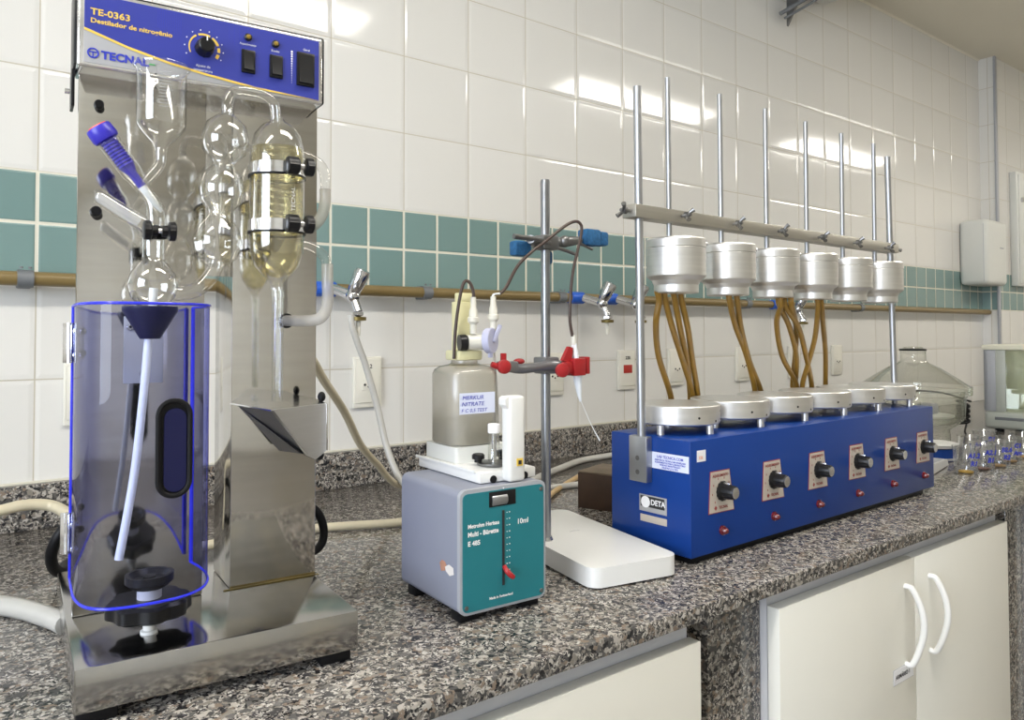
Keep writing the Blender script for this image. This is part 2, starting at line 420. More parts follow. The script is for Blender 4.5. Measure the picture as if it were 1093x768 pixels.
def cab_handle(p, x, y, z0, z1):
    h = MB()
    pts = [(x, y+.002, z0), (x+.004, y-.012, z0-.004), (x+.010, y-.026, z0+(z1-z0)*.3), (x+.011, y-.027, z0+(z1-z0)*.6), (x+.004, y-.012, z1+.004), (x, y+.002, z1)]
    h.tube(pts, [.0045, .0055, .006, .006, .0055, .0045], n=14)
    return h.build('handle', 'bench_white', p)
def cabinet(x0, x1, z_top, doors, label, panel):
    t = thing('base_cabinet', label, 'cabinet', (0, 0, 0), 0, None)
    yb = -1.012; yf = -1.034
    MB().box((x0+.002, yb+.001, -.86), (x1-.002, -.12, -.0235)).build('carcass', 'laminate_grey', t)
    w = (x1-x0)/doors
    for i in range(doors):
        a, b = x0+i*w+(.001 if i else 0), x0+(i+1)*w-(.001 if i < doors-1 else 0)
        d = MB().box((a, yf, -.85), (b, yb-.001, z_top), .0012).build('door', 'laminate', t)
        if doors > 1:
            hx = b-.039 if i == 0 else a+.055
            cab_handle(d, hx, yf, -.095, -.235)
            if i == 0:
                lb = MB().box((b-.085, yf-.0008, -.262), (b-.012, yf-.0001, -.236)).build('name_label', 'label_white', d)
                MB().box((b-.086, yf-.0004, -.263), (b-.011, yf, -.235)).build('label_border', 'case_edge', d)
                text('ARMÁRIO 1', .0105, 'black_ink', d, face_y(b-.080, yf-.0012, -.253), bold=.0002)
    return t
cabinet(-1.0, .078, -.052, 1, 'white laminate cabinet front under the bench, left of the granite support', None)
cabinet(.262, 1.13, -.050, 2, 'white double-door cabinet with curved handles and a small name label', None)
cabinet(1.36, 2.3, -.050, 2, 'white cabinet beyond the right granite support, mostly hidden', None)

# ---- pipe on the wall with taps
pipe = thing('gas_pipe', 'ochre painted service pipe running along the wall below the green tiles', 'pipe', (0, 0, .47))
MB().tube([(-2.6, -.036, 0), (3.74, -.036, 0)], .0135, n=20, smooth=False).build('pipe_run', 'pipe_ochre', pipe)
for x in (-.621, .245, .70, 1.6, 2.4):
    b = MB(); b.tube([(x-.013, -.036, 0), (x+.013, -.036, 0)], .0165, n=20, smooth=False); b.box((x-.012, -.03, -.017), (x+.012, 0, .017), .003)
    b.cyl((x-.007, -.045, .018), (x-.007, -.045, .022), .003); b.cyl((x+.007, -.045, .018), (x+.007, -.045, .022), .003)
    b.build('pipe_clip', 'grey_plastic', pipe)
def tap(x, label, hose=True):
    t = thing('gas_tap', label, 'tap', (x, -.036, .47), 0, 'chrome taps on the ochre pipe')
    t.scale = (1.3, 1.3, 1.3)
    MB().tube([(-.030, 0, 0), (.008, 0, 0)], .0138, n=20, smooth=False).build('blue_sleeve', 'tap_blue', t)
    b = MB(); b.cyl((0, -.015, 0), (.015, -.05, -.012), .009); b.sphere((.018, -.055, -.014), .013); b.cyl((.018, -.055, -.014), (.022, -.068, -.042), .0075)
    b.lathe([(.004, 0), (.0105, .002), (.0105, .007), (.006, .010)], (.022, -.068, -.05), n=6, cap0=True, cap1=True)
    b.build('valve_body', 'chrome', t)
    h = MB(); d = Vector((.018, -.020, .055)); h.lathe([(.007, -.02), (.012, -.012), (.014, .0), (.0155, .02), (.0135, .028), (0, .030)], n=8, M=align(d, (.022, -.062, .006)), cap0=True)
    h.build('handle', 'chrome', t, sharp=60)
    MB().lathe([(.003, 0), (.014, .001), (.014, .007), (.003, .008)], (.022, -.068, -.058), n=14, cap0=True, cap1=True).build('ring_nut', 'brass', t)
    if hose: MB().lathe([(.0035, 0), (.0045, .012), (.0035, .014), (.0045, .024), (.003, .026)], (.022, -.068, -.084), n=12, cap0=True, cap1=True).build('spout', 'milky_plastic', t)
    return t
tap(-0.016, 'chrome tap beside the distiller, feeding a pale hose')
tap(.775, 'chrome tap with blue sleeve, first to the right of the stand rod')
tap(.915, 'chrome tap with blue sleeve, partly behind the left digester upright', False)
tap(1.79, 'chrome tap seen beneath the third and fourth metal heads')

# ---- outlets
def outlet(x, z, label, kind='plain', txt=None):
    t = thing('wall_outlet', label, 'outlet', (x, 0, z), 0, 'cream outlet plates on the tiled wall')
    b = MB(); b.box((-.038, -.010, -.062), (.038, 0, .062), .003, seg=2); b.box((-.034, -.0125, -.050), (.034, -.009, .056), .003); b.build('plate', 'outlet_white', t)
    if kind == 'red':
        MB().box((-.019, -.0145, -.010), (.019, -.012, .016), .001).build('socket', 'socket_red', t)
    elif kind == 'plain':
        b = MB(); b.box((-.018, -.0140, -.020), (.018, -.012, .006), .001); b.build('socket', 'outlet_white', t)
        b = MB()
        for k in (-.010, .010): b.cyl((k, -.0142, -.006), (k, -.0150, -.006), .0032, n=10)
        b.cyl((0, -.0142, -.011), (0, -.0150, -.011), .0028, n=10); b.build('socket_holes', 'black_ink', t)
    if txt: text(txt, .014, 'black_ink', t, face_y(0, -.0132, .034), align_x='CENTER', bold=.0003)
    return t
outlet(.095, .247, 'cream outlet plate marked 112 behind the pale hose', txt='112')
outlet(-.515, .25, 'cream outlet plate half hidden behind the left edge of the distiller')
outlet(.697, .245, 'cream outlet plate directly behind the stand rod', txt='110')
outlet(1.003, .248, 'cream outlet plate with a red socket', 'red', '220')
outlet(1.24, .25, 'cream outlet plate behind the first bundle of amber hoses')
outlet(1.61, .25, 'cream outlet plate left of the second amber hose pair')
outlet(1.945, .25, 'cream outlet plate behind the crossed amber hoses')
outlet(2.26, .25, 'cream outlet plate right of the last amber hose pair')

# ---- air conditioner end at the ceiling
ac = thing('air_conditioner', 'grey ventilation unit end with dark grille under the ceiling', 'air conditioner', (1.9, 0, 1.72))
MB().box((-.85, -.55, .0), (.27, -.02, .115), .006).build('housing', 'dispenser_white', ac)
g = MB()
for k in range(7): g.box((-.02+k*.034, -.50, -.004), (-.002+k*.034, -.30, .002))
g.build('grille', 'black_plastic', ac)
g = MB(); g.box((-.30, -.50, -.004), (-.06, -.30, .002)); g.build('intake', 'black_plastic', ac)
g = MB(); g.prism([(.0, -.02, 0), (.0, -.11, 0), (.0, -.02, -.15)], (.012, 0, 0)); g.build('bracket', 'dark_metal', ac)
g = MB(); g.tube([(-.06, -.03, -.12), (.02, -.10, -.06), (.10, -.17, .0)], .008, n=10); g.tube([(-.03, -.03, -.13), (.05, -.10, -.07), (.13, -.17, .0)], .005, n=10); g.build('refrigerant_line', 'grey_plastic', ac)

# ---- paper towel dispenser, wall box
d = thing('towel_dispenser', 'pale grey paper towel dispenser at the wall corner over the green tiles', 'dispenser', (3.60, 0, .775))
MB().box((-.13, -.135, -.17), (.13, 0, .165), .025, seg=5).build('cover', 'dispenser_white', d)
MB().box((-.128, -.118, -.155), (-.1305, -.1165, .14)).build('cover_seam', 'case_edge', d)
MB().box((.03, -.1362, .02), (.075, -.134, .026)).build('emblem', 'case_edge', d)
e = thing('electrical_panel', 'cream electrical panel door on the wall at the right edge', 'electrical panel', (4.25, -.072, .93))
MB().box((-.30, -.035, -.315), (.45, 0, .315), .004).build('box', 'dispenser_white', e)
MB().box((-.28, -.040, -.30), (.43, -.034, .30), .002).build('door', 'dispenser_white', e)
MB().cyl((-.245, -.04, .16), (-.245, -.048, .16), .014).build('lock', 'chrome', e)
MB().box((-.22, -.0412, .07), (-.05, -.0402, .10)).build('sticker', 'label_white', e)

# ================================================================== nitrogen distiller
D = thing('nitrogen_distiller', 'tall stainless steel nitrogen distiller with glassware and blue shield', 'laboratory distiller', (-.651, -.893, 0), math.radians(-4.5))
MB().box((0, 0, .013), (.279, .346, .0555), .0022, seg=2).build('base', 'stainless_base', D)
for x, y in ((.02, .02), (.255, .02), (.02, .32), (.255, .32)):
    MB().box((x-.018, y-.014, 0), (x+.018, y+.014, .0135), .003).build('foot', 'black_rubber', D)
MB().box((.006, .152, .0560), (.1415, .160, .668), .0012).build('back_panel', 'stainless', D)
post = MB(); post.box((.1735, .1525, .0560), (.280, .2445, .668), .0012); post = post.build('column', 'stainless', D)
MB().box((.166, .149, .0556), (.284, .153, .0566), .0004).build('column_flange', 'brass', post)
MB().box((.1418, .156, .438), (.1733, .160, .668), .0005).build('bridge_panel', 'stainless', D)
# header
hd = MB().box((.0025, .1205, .660), (.276, .178, .745), .003, seg=3).build('control_head', 'bright_steel', D)
MB().box((-.0005, .132, .664), (.2825, .184, .7515), .003).build('hood', 'black_plastic', hd)
MB().box((-.0012, .150, .622), (.0022, .180, .664), .001).build('side_bracket', 'black_plastic', D)
MB().cyl((-.0022, .16, .640), (-.007, .16, .640), .003).build('side_screw', 'bright_steel', D)
yF = .1200
face = MB().box((.0085, yF-.0006, .664), (.2705, yF+.0010, .7405), .0003).build('face_plate', 'panel_grey', hd)
yl = [(.0088, .702), (.052, .689), (.094, .680), (.135, .674), (.191, .668), (.2702, .6642)]
MB().prism([(x, yF-.0012, z) for x, z in yl]+[(.2702, yF-.0012, .740), (.0088, yF-.0012, .740)], (0, .0006, 0)).build('blue_field', 'panel_blue', face)
MB().prism([(x, yF-.0014, z) for x, z in yl]+[(x, yF-.0014, z-.0026) for x, z in reversed(yl[:-1])], (0, .0009, 0)).build('yellow_stripe', 'yellow_ink', face)
text('TE-0363', .0100, 'yellow_ink', face, face_y(.0145, yF-.0016, .7175), bold=.0002, sx=1.15)
text('Destilador de nitrogênio', .0074, 'yellow_ink', face, face_y(.0145, yF-.0016, .7085), bold=.00015, sx=1.12)
text('TECNAL', .0120, 'blue_ink', face, face_y(.0255, yF-.0012, .6705), bold=.0005, sx=1.05)
lg = MB(); M_ = Matrix.Translation((.0175, yF-.0008, .6750)) @ Matrix.Rotation(PI/2, 4, 'X')
lg.lathe([(.0042, 0), (.0042, .0006), (.0058, .0006), (.0058, 0)], n=28, M=M_); lg.box((.0138, yF-.0014, .6755), (.0212, yF-.0008, .6768)); lg.box((.0168, yF-.0014, .6700), (.0180, yF-.0008, .6760))
lg.build('emblem', 'blue_ink', face)
MB().box((.0735, yF-.0013, .6725), (.0795, yF-.0006, .6740)).build('green_mark', 'green_ink', face)
# dial
kx, kz = .132, .7030
arc = MB()
for i in range(26):
    a0 = math.radians(205-i*9.2); a1 = math.radians(205-(i+1)*9.2)
    if i in (9, 15, 20, 23): continue
    w0, w1 = .0006+.0012*i/26, .0006+.0012*(i+1)/26
    R = .0165
    arc.prism([(kx+(R-w0)*math.cos(a0), yF-.0016, kz+(R-w0)*math.sin(a0)), (kx+(R+w0)*math.cos(a0), yF-.0016, kz+(R+w0)*math.sin(a0)),
               (kx+(R+w1)*math.cos(a1), yF-.0016, kz+(R+w1)*math.sin(a1)), (kx+(R-w1)*math.cos(a1), yF-.0016, kz+(R-w1)*math.sin(a1))], (0, .0005, 0))
arc.build('dial_arc', 'yellow_ink', face)
dn = MB()
for i in range(10):
    a = math.radians(205-i*26); dn.cyl((kx+.0215*math.cos(a), yF-.0017, kz+.0215*math.sin(a)), (kx+.0215*math.cos(a), yF-.0012, kz+.0215*math.sin(a)), .0007, n=8)
dn.build('dial_marks', 'white_ink', face)
kn = MB().lathe([(.0105, 0), (.0102, .008), (.0088, .017), (.0075, .018)], M=align((0, -1, 0), (kx, yF-.0008, kz)), n=28, cap0=True, cap1=True, fn=lambda a: 1+.03*math.cos(12*a)).build('knob', 'black_plastic', hd)
MB().box((kx-.0006, yF-.0195, kz+.004), (kx+.0006, yF-.0186, kz+.0088)).build('pointer_mark', 'white_ink', kn)
text('Ajuste de', .0042, 'white_ink', face, face_y(kx-.001, yF-.0016, kz-.0225), align_x='CENTER')
text('temperatura', .0042, 'white_ink', face, face_y(kx-.001, yF-.0016, kz-.0275), align_x='CENTER')
for lx, lz, tx in ((.182, .7265, 'Aquecimento'), (.215, .7250, 'Bomba')):
    l = MB().lathe([(.0045, 0), (.0045, .003), (.0032, .004)], M=align((0, -1, 0), (lx, yF-.0008, lz)), n=18, cap0=True, cap1=True).build('indicator_light', 'black_plastic', hd)
    MB().lathe([(.0030, 0), (.0024, .0018), (0, .0026)], M=align((0, -1, 0), (lx, yF-.0045, lz)), n=14, cap0=True).build('lens', 'amber_lens', l)
    text(tx, .0036, 'white_ink', face, face_y(lx, yF-.0016, lz-.0095), align_x='CENTER')
text('Geral', .0038, 'white_ink', face, face_y(.254, yF-.0016, .7245), align_x='CENTER')
def rocker(x0, x1, z0, z1):
    r = MB().box((x0, yF-.004, z0), (x1, yF-.0006, z1), .0008).build('rocker_switch', 'black_plastic', hd)
    b = MB(); zm = (z0+z1)/2; y0 = yF-.004
    b.prism([(x0+.0022, y0, z0+.003), (x0+.0022, y0-.0040, z0+.003), (x0+.0022, y0-.0012, zm), (x0+.0022, y0-.0005, z1-.003), (x0+.0022, y0, z1-.003)], (x1-x0-.0044, 0, 0))
    b.build('rocker', 'black_rubber', r)
rocker(.1745, .1905, .683, .711); rocker(.208, .224, .683, .711); rocker(.2415, .264, .679, .7215)
ds = MB()
for i in range(14): ds.cyl((.2355, yF-.0016, .720-i*.0030), (.2355, yF-.0012, .720-i*.0030), .0013-.00007*i, n=8)
ds.build('dot_scale', 'white_ink', face)
tr = MB(); random.seed(3)
for i in range(16):
    x = .082+i*.0022 if i < 12 else .16+(i-12)*.006; z = .735-random.random()*.008; tr.box((x, yF-.00135, z-.012-random.random()*.006), (x+.0003, yF-.0011, .7385))
tr.build('circuit_pattern', 'blue_ink', face)
# screws on the panel
MB().lathe([(.0052, 0), (.0052, .006), (.004, .008)], M=align((0, -1, 0), (.026, .152, .627)), n=16, cap0=True, cap1=True).build('panel_plug', 'black_rubber', D)
MB().lathe([(.006, 0), (.006, .010), (.005, .012)], M=align((0, -1, 0), (.024, .152, .505)), n=16, cap0=True, cap1=True).build('panel_plug', 'black_rubber', D)
mp_ = MB().box((.054, .1455, .311), (.095, .1515, .388), .001).build('mounting_plate', 'case_edge', D)
MB().lathe([(.004, 0), (.003, .002), (0, .003)], M=align((0, -1, 0), (.074, .1455, .322)), n=12, cap0=True).build('screw', 'chrome', mp_)
MB().lathe([(.004, 0), (.003, .002), (0, .003)], M=align((0, -1, 0), (.060, .1455, .375)), n=12, cap0=True).build('screw', 'chrome', mp_)

GY = .075
def P3(x, z, y=GY): return (x, y, z)
def shell(prof, name, c, mat='glass', n=48, parent=D, tilt=0):
    M = Matrix.Translation(c) @ Matrix.Rotation(tilt, 4, 'Y')
    return MB().lathe(prof, n=n, M=M).build(name, mat, parent, sharp=60)
# dosing funnel
fn_ = shell([(.0285, .0335), (.0292, .032), (.0275, .029), (.0252, .026), (.0252, -.028), (.0240, -.034), (.0180, -.043), (.0085, -.052), (.0062, -.058), (.0060, -.066)], 'dosing_funnel', (.0805, GY, .626))
sc = MB()
for i in range(12): sc.box((.074, GY-.0262, .646-i*.0034), (.086, GY-.0250, .6464-i*.0034))
sc.build('graduation', 'glass_label', fn_)
MB().cyl((.071, GY-.0245, .642), (.071, GY-.0250, .642), .0009, n=8).cyl((.071, GY-.0245, .634), (.071, GY-.0250, .634), .0009, n=8).cyl((.071, GY-.0245, .627), (.071, GY-.0250, .627), .0009, n=8).build('scale_dots', 'black_ink', fn_)
MB().tube([P3(.0805, .562), P3(.0795, .552), P3(.074, .543), P3(.066, .532), P3(.063, .524)], .0058, n=16, cap=False).build('funnel_tube', 'glass', D, sharp=60)
# blue stopper in its sleeve
sd = Vector((.046, 0, -.062)).normalized()
sp_ = MB().lathe([(.0120, 0), (.0130, .002), (.0136, .012), (.0125, .015), (.0100, .016)], M=align(sd, P3(.0195, .5835)), n=32, cap0=True, cap1=True, fn=lambda a: 1+.02*math.cos(16*a)).build('stopper', 'cap_blue', D)
MB().lathe([(.0105, 0), (.0098, .0015)], M=align(-sd, Vector(P3(.0195, .5835))), n=24, cap1=True).build('stopper_disc', 'cap_red', sp_)
th = [(.0085, .016)]
for i in range(9): th += [(.0092, .018+i*.0035), (.0076, .0195+i*.0035)]
th += [(.0070, .050), (.0045, .056), (.0045, .072)]
MB().lathe(th, M=align(sd, P3(.0195, .5835)), n=24).build('screw_thread', 'cap_blue', sp_)
MB().lathe([(.0040, .068), (.0043, .070), (.0038, .093), (.0015, .102), (.0012, .104)], M=align(sd, P3(.0195, .5835)), n=20, cap0=True, cap1=True).build('stopper_tip', 'white_tube', sp_)
MB().lathe([(.0115, .017), (.0118, .019), (.0112, .022), (.0112, .052), (.0095, .062), (.0066, .078), (.0062, .108)], M=align(sd, P3(.0195, .5835)), n=32).build('stopper_sleeve', 'glass', D, sharp=60)
MB().tube([P3(.066, .520), P3(.073, .508), P3(.076, .494), P3(.076, .484)], [.0060, .0075, .0098, .0105], n=24, cap=False).build('inlet_joint', 'glass', D, sharp=60)
# side plug arm
MB().tube([P3(.018, .512), P3(.022, .5105), P3(.045, .496), P3(.066, .484), P3(.073, .478)], [.004, .0078, .0082, .0085, .0080], n=20).build('plug_arm', 'glass', D, sharp=60)
MB().tube([P3(.0185, .5115), P3(.024, .509), P3(.046, .495), P3(.060, .487)], [.003, .0055, .0055, .0050], n=16).build('plug_core', 'glass_label', D)
# splash bulb + neck
shell([(.0105, .065), (.0110, .058), (.0108, .032), (.0112, .026), (.0165, .021), (.0225, .012), (.0250, 0), (.0225, -.012), (.0170, -.020), (.0120, -.024)], 'splash_bulb', (.0738, GY, .4205))
def clamp(x, z, yb=.152, s=1., half=.014, name='knob_clamp'):
    c = MB().cyl((x-half, GY-.018, z), (x+half, GY-.018, z), .0028, n=12); c = c.build(name, 'bright_steel', D)
    for sg in (-1, 1):
        MB().lathe([(.0085*s, 0), (.0100*s, .001), (.0100*s, .007), (.0080*s, .008), (.0058*s, .0085), (.0058*s, .014)], M=align((-sg, 0, 0), (x+sg*(half+.002), GY-.018, z)), n=24, cap0=True, cap1=True, fn=lambda a: 1+.045*math.cos(10*a)).build('clamp_knob', 'black_plastic', c)
    return c
c1 = clamp(.0775, .477)
MB().cyl((.0775, GY+.010, .477), (.0775, .152, .477), .004, n=12).build('clamp_rod', 'bright_steel', c1)
MB().lathe([(.0118, -.006), (.0118, .006)], (.0755, GY, .477), n=28).build('clamp_band', 'black_rubber', c1)
# side arm and three bulbs
MB().tube([P3(.094, .412), P3(.104, .4125), P3(.118, .417), P3(.129, .427), P3(.1365, .440), P3(.1385, .450)], [.0085, .008, .0085, .0088, .0085, .008], n=20, cap=False).build('side_arm', 'glass', D, sharp=60)
shell([(.0062, .1560), (.0062, .1480), (.0115, .1435), (.0220, .1340), (.0260, .1170), (.0230, .1020), (.0135, .0930), (.0115, .0890), (.0135, .0850), (.0215, .0750), (.0250, .0600), (.0215, .0450), (.0130, .0350), (.0120, .0310), (.0135, .0270), (.0225, .0160), (.0265, .0000), (.0225, -.0170), (.0120, -.0260), (.0080, -.0290)], 'bulb_column', (.1395, GY, .471), tilt=.065)
MB().tube([P3(.1492, .618), P3(.1492, .630), P3(.153, .6405), P3(.160, .6460), P3(.178, .6475), P3(.192, .6450), P3(.2015, .637), P3(.2035, .622), P3(.2035, .614)], .0062, n=18, cap=False).build('vapour_tube', 'glass', D, sharp=60)
MB().tube([P3(.148, .592), P3(.156, .584), P3(.158, .570), P3(.150, .556)], .0035, n=10, cap=False).build('inner_tube', 'glass', D)
# condenser
CX = .2060
cond = shell([(.0060, .104), (.0085, .099), (.0180, .0930), (.0265, .0820), (.0305, .0650), (.0310, .0500), (.0310, -.0400), (.0300, -.0560), (.0250, -.0720), (.0160, -.0830), (.0100, -.0880), (.0072, -.0920), (.0072, -.1000)], 'condenser_jacket', (CX, GY, .5185))
coil = []
for i in range(150):
    a = i*2*PI/12; z = .588-i*.00068
    coil.append((CX+.0185*math.cos(a), GY+.0185*math.sin(a), z))
MB().tube(coil, .0030, n=8, sub=1).build('condenser_coil', 'glass', cond, sharp=60)
MB().lathe([(.0, -.0860), (.0140, -.0815), (.0240, -.0710), (.0285, -.0560), (.0294, -.0440), (.0296, .0480), (.0285, .0660), (0, .0665)], (CX, GY, .5185), n=36).build('condenser_water', 'liquid_yellow', cond, sharp=60)
text('TECNAL', .0075, 'white_ink', cond, Matrix.Translation((CX+.012, GY-.0300, .508)) @ Matrix.Rotation(math.radians(20), 4, 'Z') @ Matrix.Rotation(PI/2, 4, 'X') @ Matrix.Rotation(PI/2, 4, 'Z'), align_x='LEFT')
MB().lathe([(.0072, 0), (.0075, -.006), (.0066, -.012), (.0064, -.130)], (CX+.0015, GY, .4190), n=20, cap1=False).build('drip_stem', 'glass_thick', D, sharp=60)
MB().lathe([(.0028, 0), (.0028, -.130)], (CX+.0015, GY, .4190), n=12).build('drip_bore', 'glass_thick', D, sharp=60)
for z in (.5585, .4925):
    cb = MB().lathe([(.0318, -.0065), (.0324, -.0065), (.0324, .0065), (.0318, .0065), (.0318, -.0065)], (CX, GY, z), n=48).build('band_clamp', 'bright_steel', D)
    MB().lathe([(.0317, -.0090), (.0328, -.0090), (.0328, -.0065), (.0317, -.0065), (.0317, -.0090)], (CX, GY, z), n=48).build('rubber_liner', 'black_rubber', cb)
    MB().cyl((CX, GY+.032, z), (CX, .1525, z), .005, n=12).build('clamp_rod', 'bright_steel', cb)
    MB().cyl((CX+.010, GY-.040, z), (CX+.030, GY-.040, z), .0035, n=12).build('clamp_screw', 'chrome', cb)
    for sx_, ln in ((-.0010, .0145), (.0205, .0100)):
        MB().lathe([(.0085, 0), (.0100, .001), (.0100, ln-.0015), (.0080, ln)], M=align((1, 0, 0), (CX+sx_, GY-.040, z)), n=24, cap0=True, cap1=True, fn=lambda a: 1+.045*math.cos(10*a)).build('clamp_knob', 'black_plastic', cb)
MB().tube([P3(.228, .582), P3(.238, .581), P3(.2500, .577), P3(.2595, .570), P3(.2635, .560), P3(.2640, .548), P3(.2640, .530)], [.006, .0062, .0062, .0062, .0062, .006, .0055], n=18, cap=False).build('upper_outlet', 'glass', D, sharp=60)
MB().tube([P3(.2640, .543), P3(.2640, .528), P3(.2600, .511), P3(.2500, .498), P3(.2400, .4945, .095), P3(.232, .494, .1525)], .0068, n=14).build('upper_hose', 'soft_tube', D, sharp=60)
MB().tube([P3(.230, .474), P3(.240, .4735), P3(.253, .469), P3(.263, .461), P3(.2670, .450), P3(.2670, .434), P3(.267, .424)], [.0055, .006, .006, .006, .006, .0055, .0052], n=18, cap=False).build('lower_outlet', 'glass', D, sharp=60)
MB().tube([P3(.2670, .452), P3(.2675, .430), P3(.2680, .410), P3(.2655, .396), P3(.2580, .386), P3(.2480, .383, .09), P3(.240, .384, .1525)], .0070, n=14).build('lower_hose', 'soft_tube', D, sharp=60)
MB().tube([(.2405, .1535, .384), (.2405, .150, .384)], .0095, n=16, smooth=False).build('hose_grommet', 'black_rubber', D)
# drain: cone, tube, receiving platform
MB().lathe([(.0085, -.034), (.0100, -.034), (.0275, -.004), (.0275, .0005), (.0262, .0005), (.0095, -.030)], (.0715, GY, .3965), n=40).build('drain_cone', 'navy_cone', D)
MB().tube([P3(.0745, .417), P3(.0735, .395), P3(.070, .360), P3(.0655, .300), P3(.059, .230), P3(.052, .180), P3(.044, .132)], .0043, n=14).build('drain_tube', 'white_tube', D)
pl_ = MB().lathe([(.0165, 0), (.0235, .006), (.0235, .014), (.0200, .014), (.0150, .009), (.0065, .009), (.0065, .0115), (0, .0115)], (.0715, .06, .1035), n=36, cap0=True).build('flask_rest', 'black_plastic', D)
MB().lathe([(.0120, 0), (.0120, .014)], (.0715, .06, .0910), n=28, cap0=True, cap1=True).build('rest_collar', 'white_plastic', pl_)
MB().lathe([(.034, 0), (.0395, .003), (.0395, .015), (.036, .018), (.013, .018)], (.0715, .06, .0745), n=96, cap0=True, cap1=True, fn=lambda a: 1+.055*math.cos(8*a)).build('height_knob', 'black_plastic', pl_)
MB().lathe([(.0085, 0), (.0085, .003), (.0060, .004), (.0060, .0192)], (.0715, .06, .0556), n=24, cap0=True).build('rest_screw', 'white_plastic', pl_)
# blue acrylic shield
prof = [(.0035, .150), (.0030, .110), (.0040, .070), (.0110, .040), (.0260, .0225), (.0470, .0160), (.0720, .0150), (.0960, .0190), (.1160, .0330), (.1280, .0560), (.1325, .0850), (.1310, .1150), (.1265, .1400)]
pp = catmull([(x, y, 0) for x, y in prof], 5)
sh = MB(); z0, z1 = .100, .3985
A = [sh.bm.verts.new((p.x, p.y, z0)) for p in pp]; B = [sh.bm.verts.new((p.x, p.y, z1)) for p in pp]
for k in range(len(A)-1): sh.bm.faces.new((A[k], A[k+1], B[k+1], B[k]))
shield = sh.build('splash_shield', 'acrylic_blue', D, sharp=80)
# give the sheet its 3 mm thickness
def rim(z, nm):
    MB().tube([(p.x, p.y, z) for p in pp], .0015, n=8, smooth=False).build(nm, 'acrylic_edge', shield)
rim(z0, 'lower_edge'); rim(z1, 'upper_edge')
MB().box((.1245, .1385, z0), (.1285, .1425, z1), .0005).build('free_edge', 'acrylic_edge', shield)
MB().box((.0020, .1475, z0), (.0050, .1515, z1), .0005).build('hinge_edge', 'acrylic_edge', shield)
for z in (.358, .150):
    h = MB(); h.box((.0040, .118, z-.020), (.0058, .1515, z+.020), .0004); h.box((-.006, .147, z-.022), (.0025, .1515, z+.022), .0006); h.cyl((.0005, .1475, z-.022), (.0005, .1475, z+.022), .003, n=12)
    h = h.build('hinge', 'bright_steel', shield)
    for dz in (-.013, .013):
        MB().lathe([(.0042, 0), (.0032, .002), (0, .003)], M=align((-.4, -1, 0), (.0062, .125, z+dz)), n=12, cap0=True).build('screw', 'chrome', h)
def stadium(cx, cz, w, h, y, n=12):
    r = w/2; pts = []
    for i in range(n+1): a = PI*i/n; pts.append((cx+r*math.cos(a), y, cz+h/2-r+r*math.sin(a)))
    for i in range(n+1): a = PI+PI*i/n; pts.append((cx+r*math.cos(a), y, cz-h/2+r+r*math.sin(a)))
    return pts
gx, gz = .0865, .2525
grip = MB(); pts = stadium(gx, gz, .030, .096, .0125)
grip.tube(pts+[pts[0]], .0026, n=10, smooth=False, cap=False); grip.prism(stadium(gx, gz, .028, .094, .0140), (0, .0012, 0)); grip.build('hand_grip', 'black_rubber', shield)
MB().prism(stadium(gx+.001, gz-.002, .021, .084, .0118), (0, .0025, 0)).build('grip_recess', 'navy_cone', shield)
# flask shelf on the column
ap, rg, cl, cr = Vector((.190, .036, 0)), Vector((.268, .080, 0)), Vector((.172, .1525, 0)), Vector((.279, .1525, 0))
fs = MB(); fs.prism([(p.x, p.y, .2830) for p in (ap, rg, cr, cl)], (0, 0, -.0018)); shelf = fs.build('flask_shelf', 'bright_steel', D)
def on(t, z): p = ap.lerp(rg, t); return (p.x, p.y, z)
nn = Vector((.0008, -.0014, 0))
fs = MB(); fs.prism([on(.02, .2822), on(1, .2822), on(1, .2260), on(.78, .2175), on(.58, .2260)], nn); fs.build('shelf_front', 'chrome', shelf)
fs = MB(); fs.prism([on(0, .2815)[:2]+(.2815,), (cl.x+.004, cl.y-.02, .2815), (cl.x+.055, cl.y-.02, .222), on(.52, .228), on(.60, .226)], Vector((.003, -.0006, 0)), mat=None); fs.build('shelf_gusset', 'dark_metal', shelf)
MB().box((.2685, .078, .226), (.2700, .1525, .2825), .0003).build('shelf_side', 'stainless', shelf)
MB().sphere((.2745, .1150, .2880), .0050, sc=(1, 1, 1.3)).build('shelf_screw', 'black_rubber', shelf)
MB().sphere((.2705, .1100, .2160), .0055, sc=(1, 1, 1.2)).build('shelf_screw', 'black_rubber', shelf)

# ================================================================== burette unit
TH = math.radians(-2.5)
T = thing('burette_unit', 'grey boxed motor burette with teal front panel and white printing', 'burette', (-.229, -.904, 0), TH)
MB().box((0, .0, .012), (.1345, .160, .1685), .010, seg=4, edges=1).build('case', 'grey_case', T)
MB().box((-.0003, -.0010, .0117), (.1348, .006, .1688), .010, seg=4, edges=1).build('front_bezel', 'case_edge', T)
fp = MB(); fp.box((.0035, -.0022, .0155), (.1310, .0005, .1640), .007, seg=3, edges=1); fp = fp.build('front_panel', 'teal_panel', T)
for x, y in ((.02, .02), (.115, .02), (.02, .14), (.115, .14)):
    MB().box((x-.015, y-.012, 0), (x+.015, y+.012, .0125), .002).build('foot', 'black_rubber', T)
wd = MB().box((.0425, -.0030, .1430), (.0845, -.0018, .1625), .0006).build('display_window', 'black_plastic', fp)
MB().lathe([(.0085, 0), (.0090, .001), (.0090, .023), (.0085, .024)], M=align((1, 0, 0), (.0470, .0035, .1510)), n=32, cap0=True, cap1=True).build('counter_drum', 'galvanised', wd)
MB().box((.0630, -.0032, .0405), (.0662, -.0018, .1370)).build('scale_slot', 'black_ink', fp)
tk = MB()
